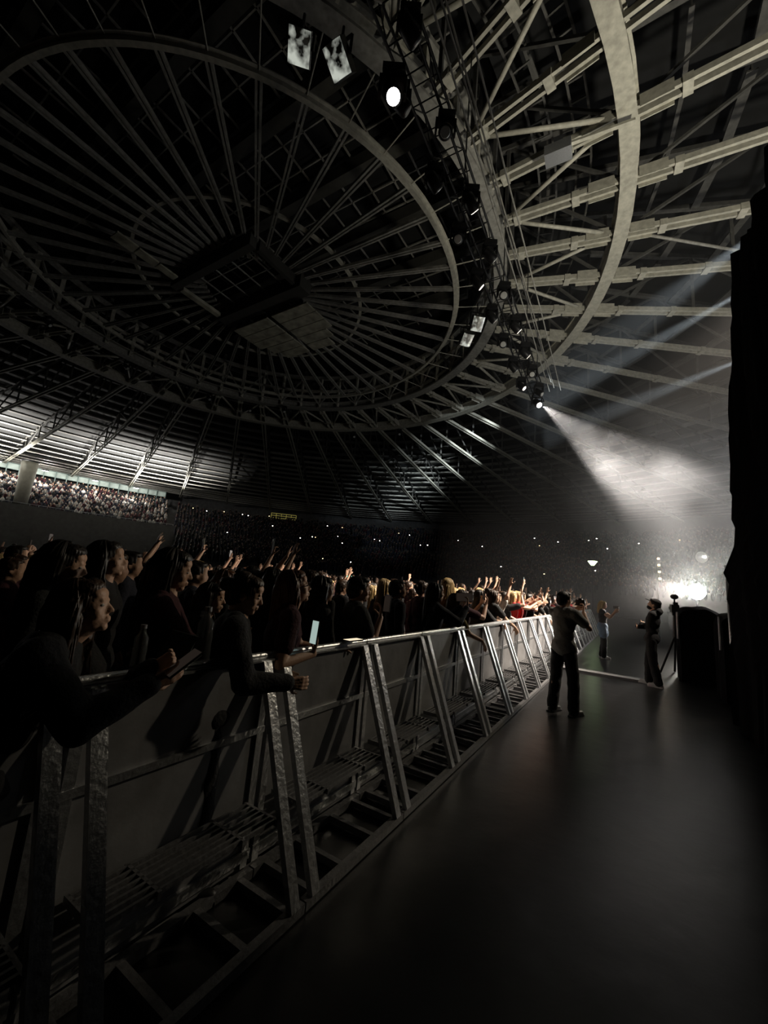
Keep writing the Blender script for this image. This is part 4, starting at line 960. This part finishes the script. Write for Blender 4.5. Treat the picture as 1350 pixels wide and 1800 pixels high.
# ---- bottles and bits on the rail
def bottle(loc, label, sc=1):
    root = empty('water_bottle', loc); tag(root, label, 'bottle')
    m = MB(); zs = [0, .01, .05, .06, .10, .11, .15, .175, .195]; rs = [.028, .032, .032, .030, .032, .030, .031, .016, .012]; m.tube([(0, 0, z*sc) for z in zs], [r*sc for r in rs], 18); m.build('bottle_body', PET, root, True)
    m = MB(); m.tube([(0, 0, .195*sc), (0, 0, .213*sc)], .0145*sc, 14); m.build('bottle_cap', ALUP, root)
RZT = 1.187
bottle(P(RAIL, 1.34, RZT), 'clear plastic bottle standing on the rail beside the tied-back hair', 1.25)
bottle(P(RAIL, 1.03, RZT), 'clear plastic bottle on the rail under the phone hands', .9)
m = MB(); m.add([(-.07, -.04, 0), (.07, -.04, 0), (.09, .05, .13), (-.04, .06, .15), (-.07, .0, .002), (.07, -.01, .002), (.085, .06, .132), (-.045, .068, .152)], [(0, 1, 2, 3), (7, 6, 5, 4), (0, 4, 5, 1), (1, 5, 6, 2), (2, 6, 7, 3), (3, 7, 4, 0)])
o = m.build('carton', C_DGREY); o.location = P(RAIL, 1.18, RZT); tag(o, 'dark open pouch lying on the rail between the two bottles', 'pouch')



# ------------------------------------------------------------------ haze
def vol(name, dens, aniso=.2, noise_scale=None, lo=.4, hi=.7, col=(1, 1, 1), fall=False):
    m = bpy.data.materials.new(name); m.use_nodes = True; nt = m.node_tree; nt.nodes.remove(nt.nodes['Principled BSDF'])
    v = nt.nodes.new('ShaderNodeVolumeScatter'); v.inputs['Color'].default_value = (*col, 1); v.inputs['Anisotropy'].default_value = aniso; v.inputs['Density'].default_value = dens
    nt.links.new(v.outputs[0], nt.nodes['Material Output'].inputs['Volume'])
    if noise_scale:
        tc = nt.nodes.new('ShaderNodeTexCoord'); n = nt.nodes.new('ShaderNodeTexNoise'); n.inputs['Scale'].default_value = noise_scale; n.inputs['Detail'].default_value = 4
        mr = nt.nodes.new('ShaderNodeMapRange'); mr.inputs['From Min'].default_value = lo; mr.inputs['From Max'].default_value = hi; mr.inputs['To Max'].default_value = dens
        nt.links.new(tc.outputs['Object'], n.inputs['Vector']); nt.links.new(n.outputs['Fac'], mr.inputs['Value']); out = mr.outputs['Result']
        if fall:
            ln = nt.nodes.new('ShaderNodeVectorMath'); ln.operation = 'LENGTH'; nt.links.new(tc.outputs['Object'], ln.inputs[0])
            m2 = nt.nodes.new('ShaderNodeMapRange'); m2.inputs['From Min'].default_value = .35; m2.inputs['From Max'].default_value = .98; m2.inputs['To Min'].default_value = 1; m2.inputs['To Max'].default_value = 0
            nt.links.new(ln.outputs['Value'], m2.inputs['Value']); mu = nt.nodes.new('ShaderNodeMath'); mu.operation = 'MULTIPLY'
            nt.links.new(out, mu.inputs[0]); nt.links.new(m2.outputs['Result'], mu.inputs[1]); out = mu.outputs[0]
        nt.links.new(out, v.inputs['Density'])
    return m
m = MB(); m.box((0, 0, 0), (21.5, 33, 14.2), Matrix.Rotation(math.atan2(N.y, N.x), 3, 'Z'))
o = m.build('stage_haze', vol('haze', .004, .15)); o.location = P(5.6, 28, 7.5); tag(o, 'thin haze hanging over the stage and the far pit', 'haze', kind='stuff')
for nm, c, r, de, ns in (('smoke_cloud', (11.0, 14.6, 3.1), (3.2, 3.2, 2.6), .06, 2.4), ('smoke_cloud', (10.6, 14.0, 6.2), (4.3, 4.3, 3.9), .15, 1.7)):
    m = MB(); m.ell((0, 0, 0), (1, 1, 1), None, 32, 20); o = m.build(nm, vol(nm, de, .4 if ns > 2 else .1, ns, .36, .66, fall=True)); o.location = c; o.scale = r
    tag(o, 'billowing pale smoke around the blinding stage lamp' if ns > 2 else 'large thin drift of smoke over the stage caught in the white beam', 'smoke', kind='stuff')
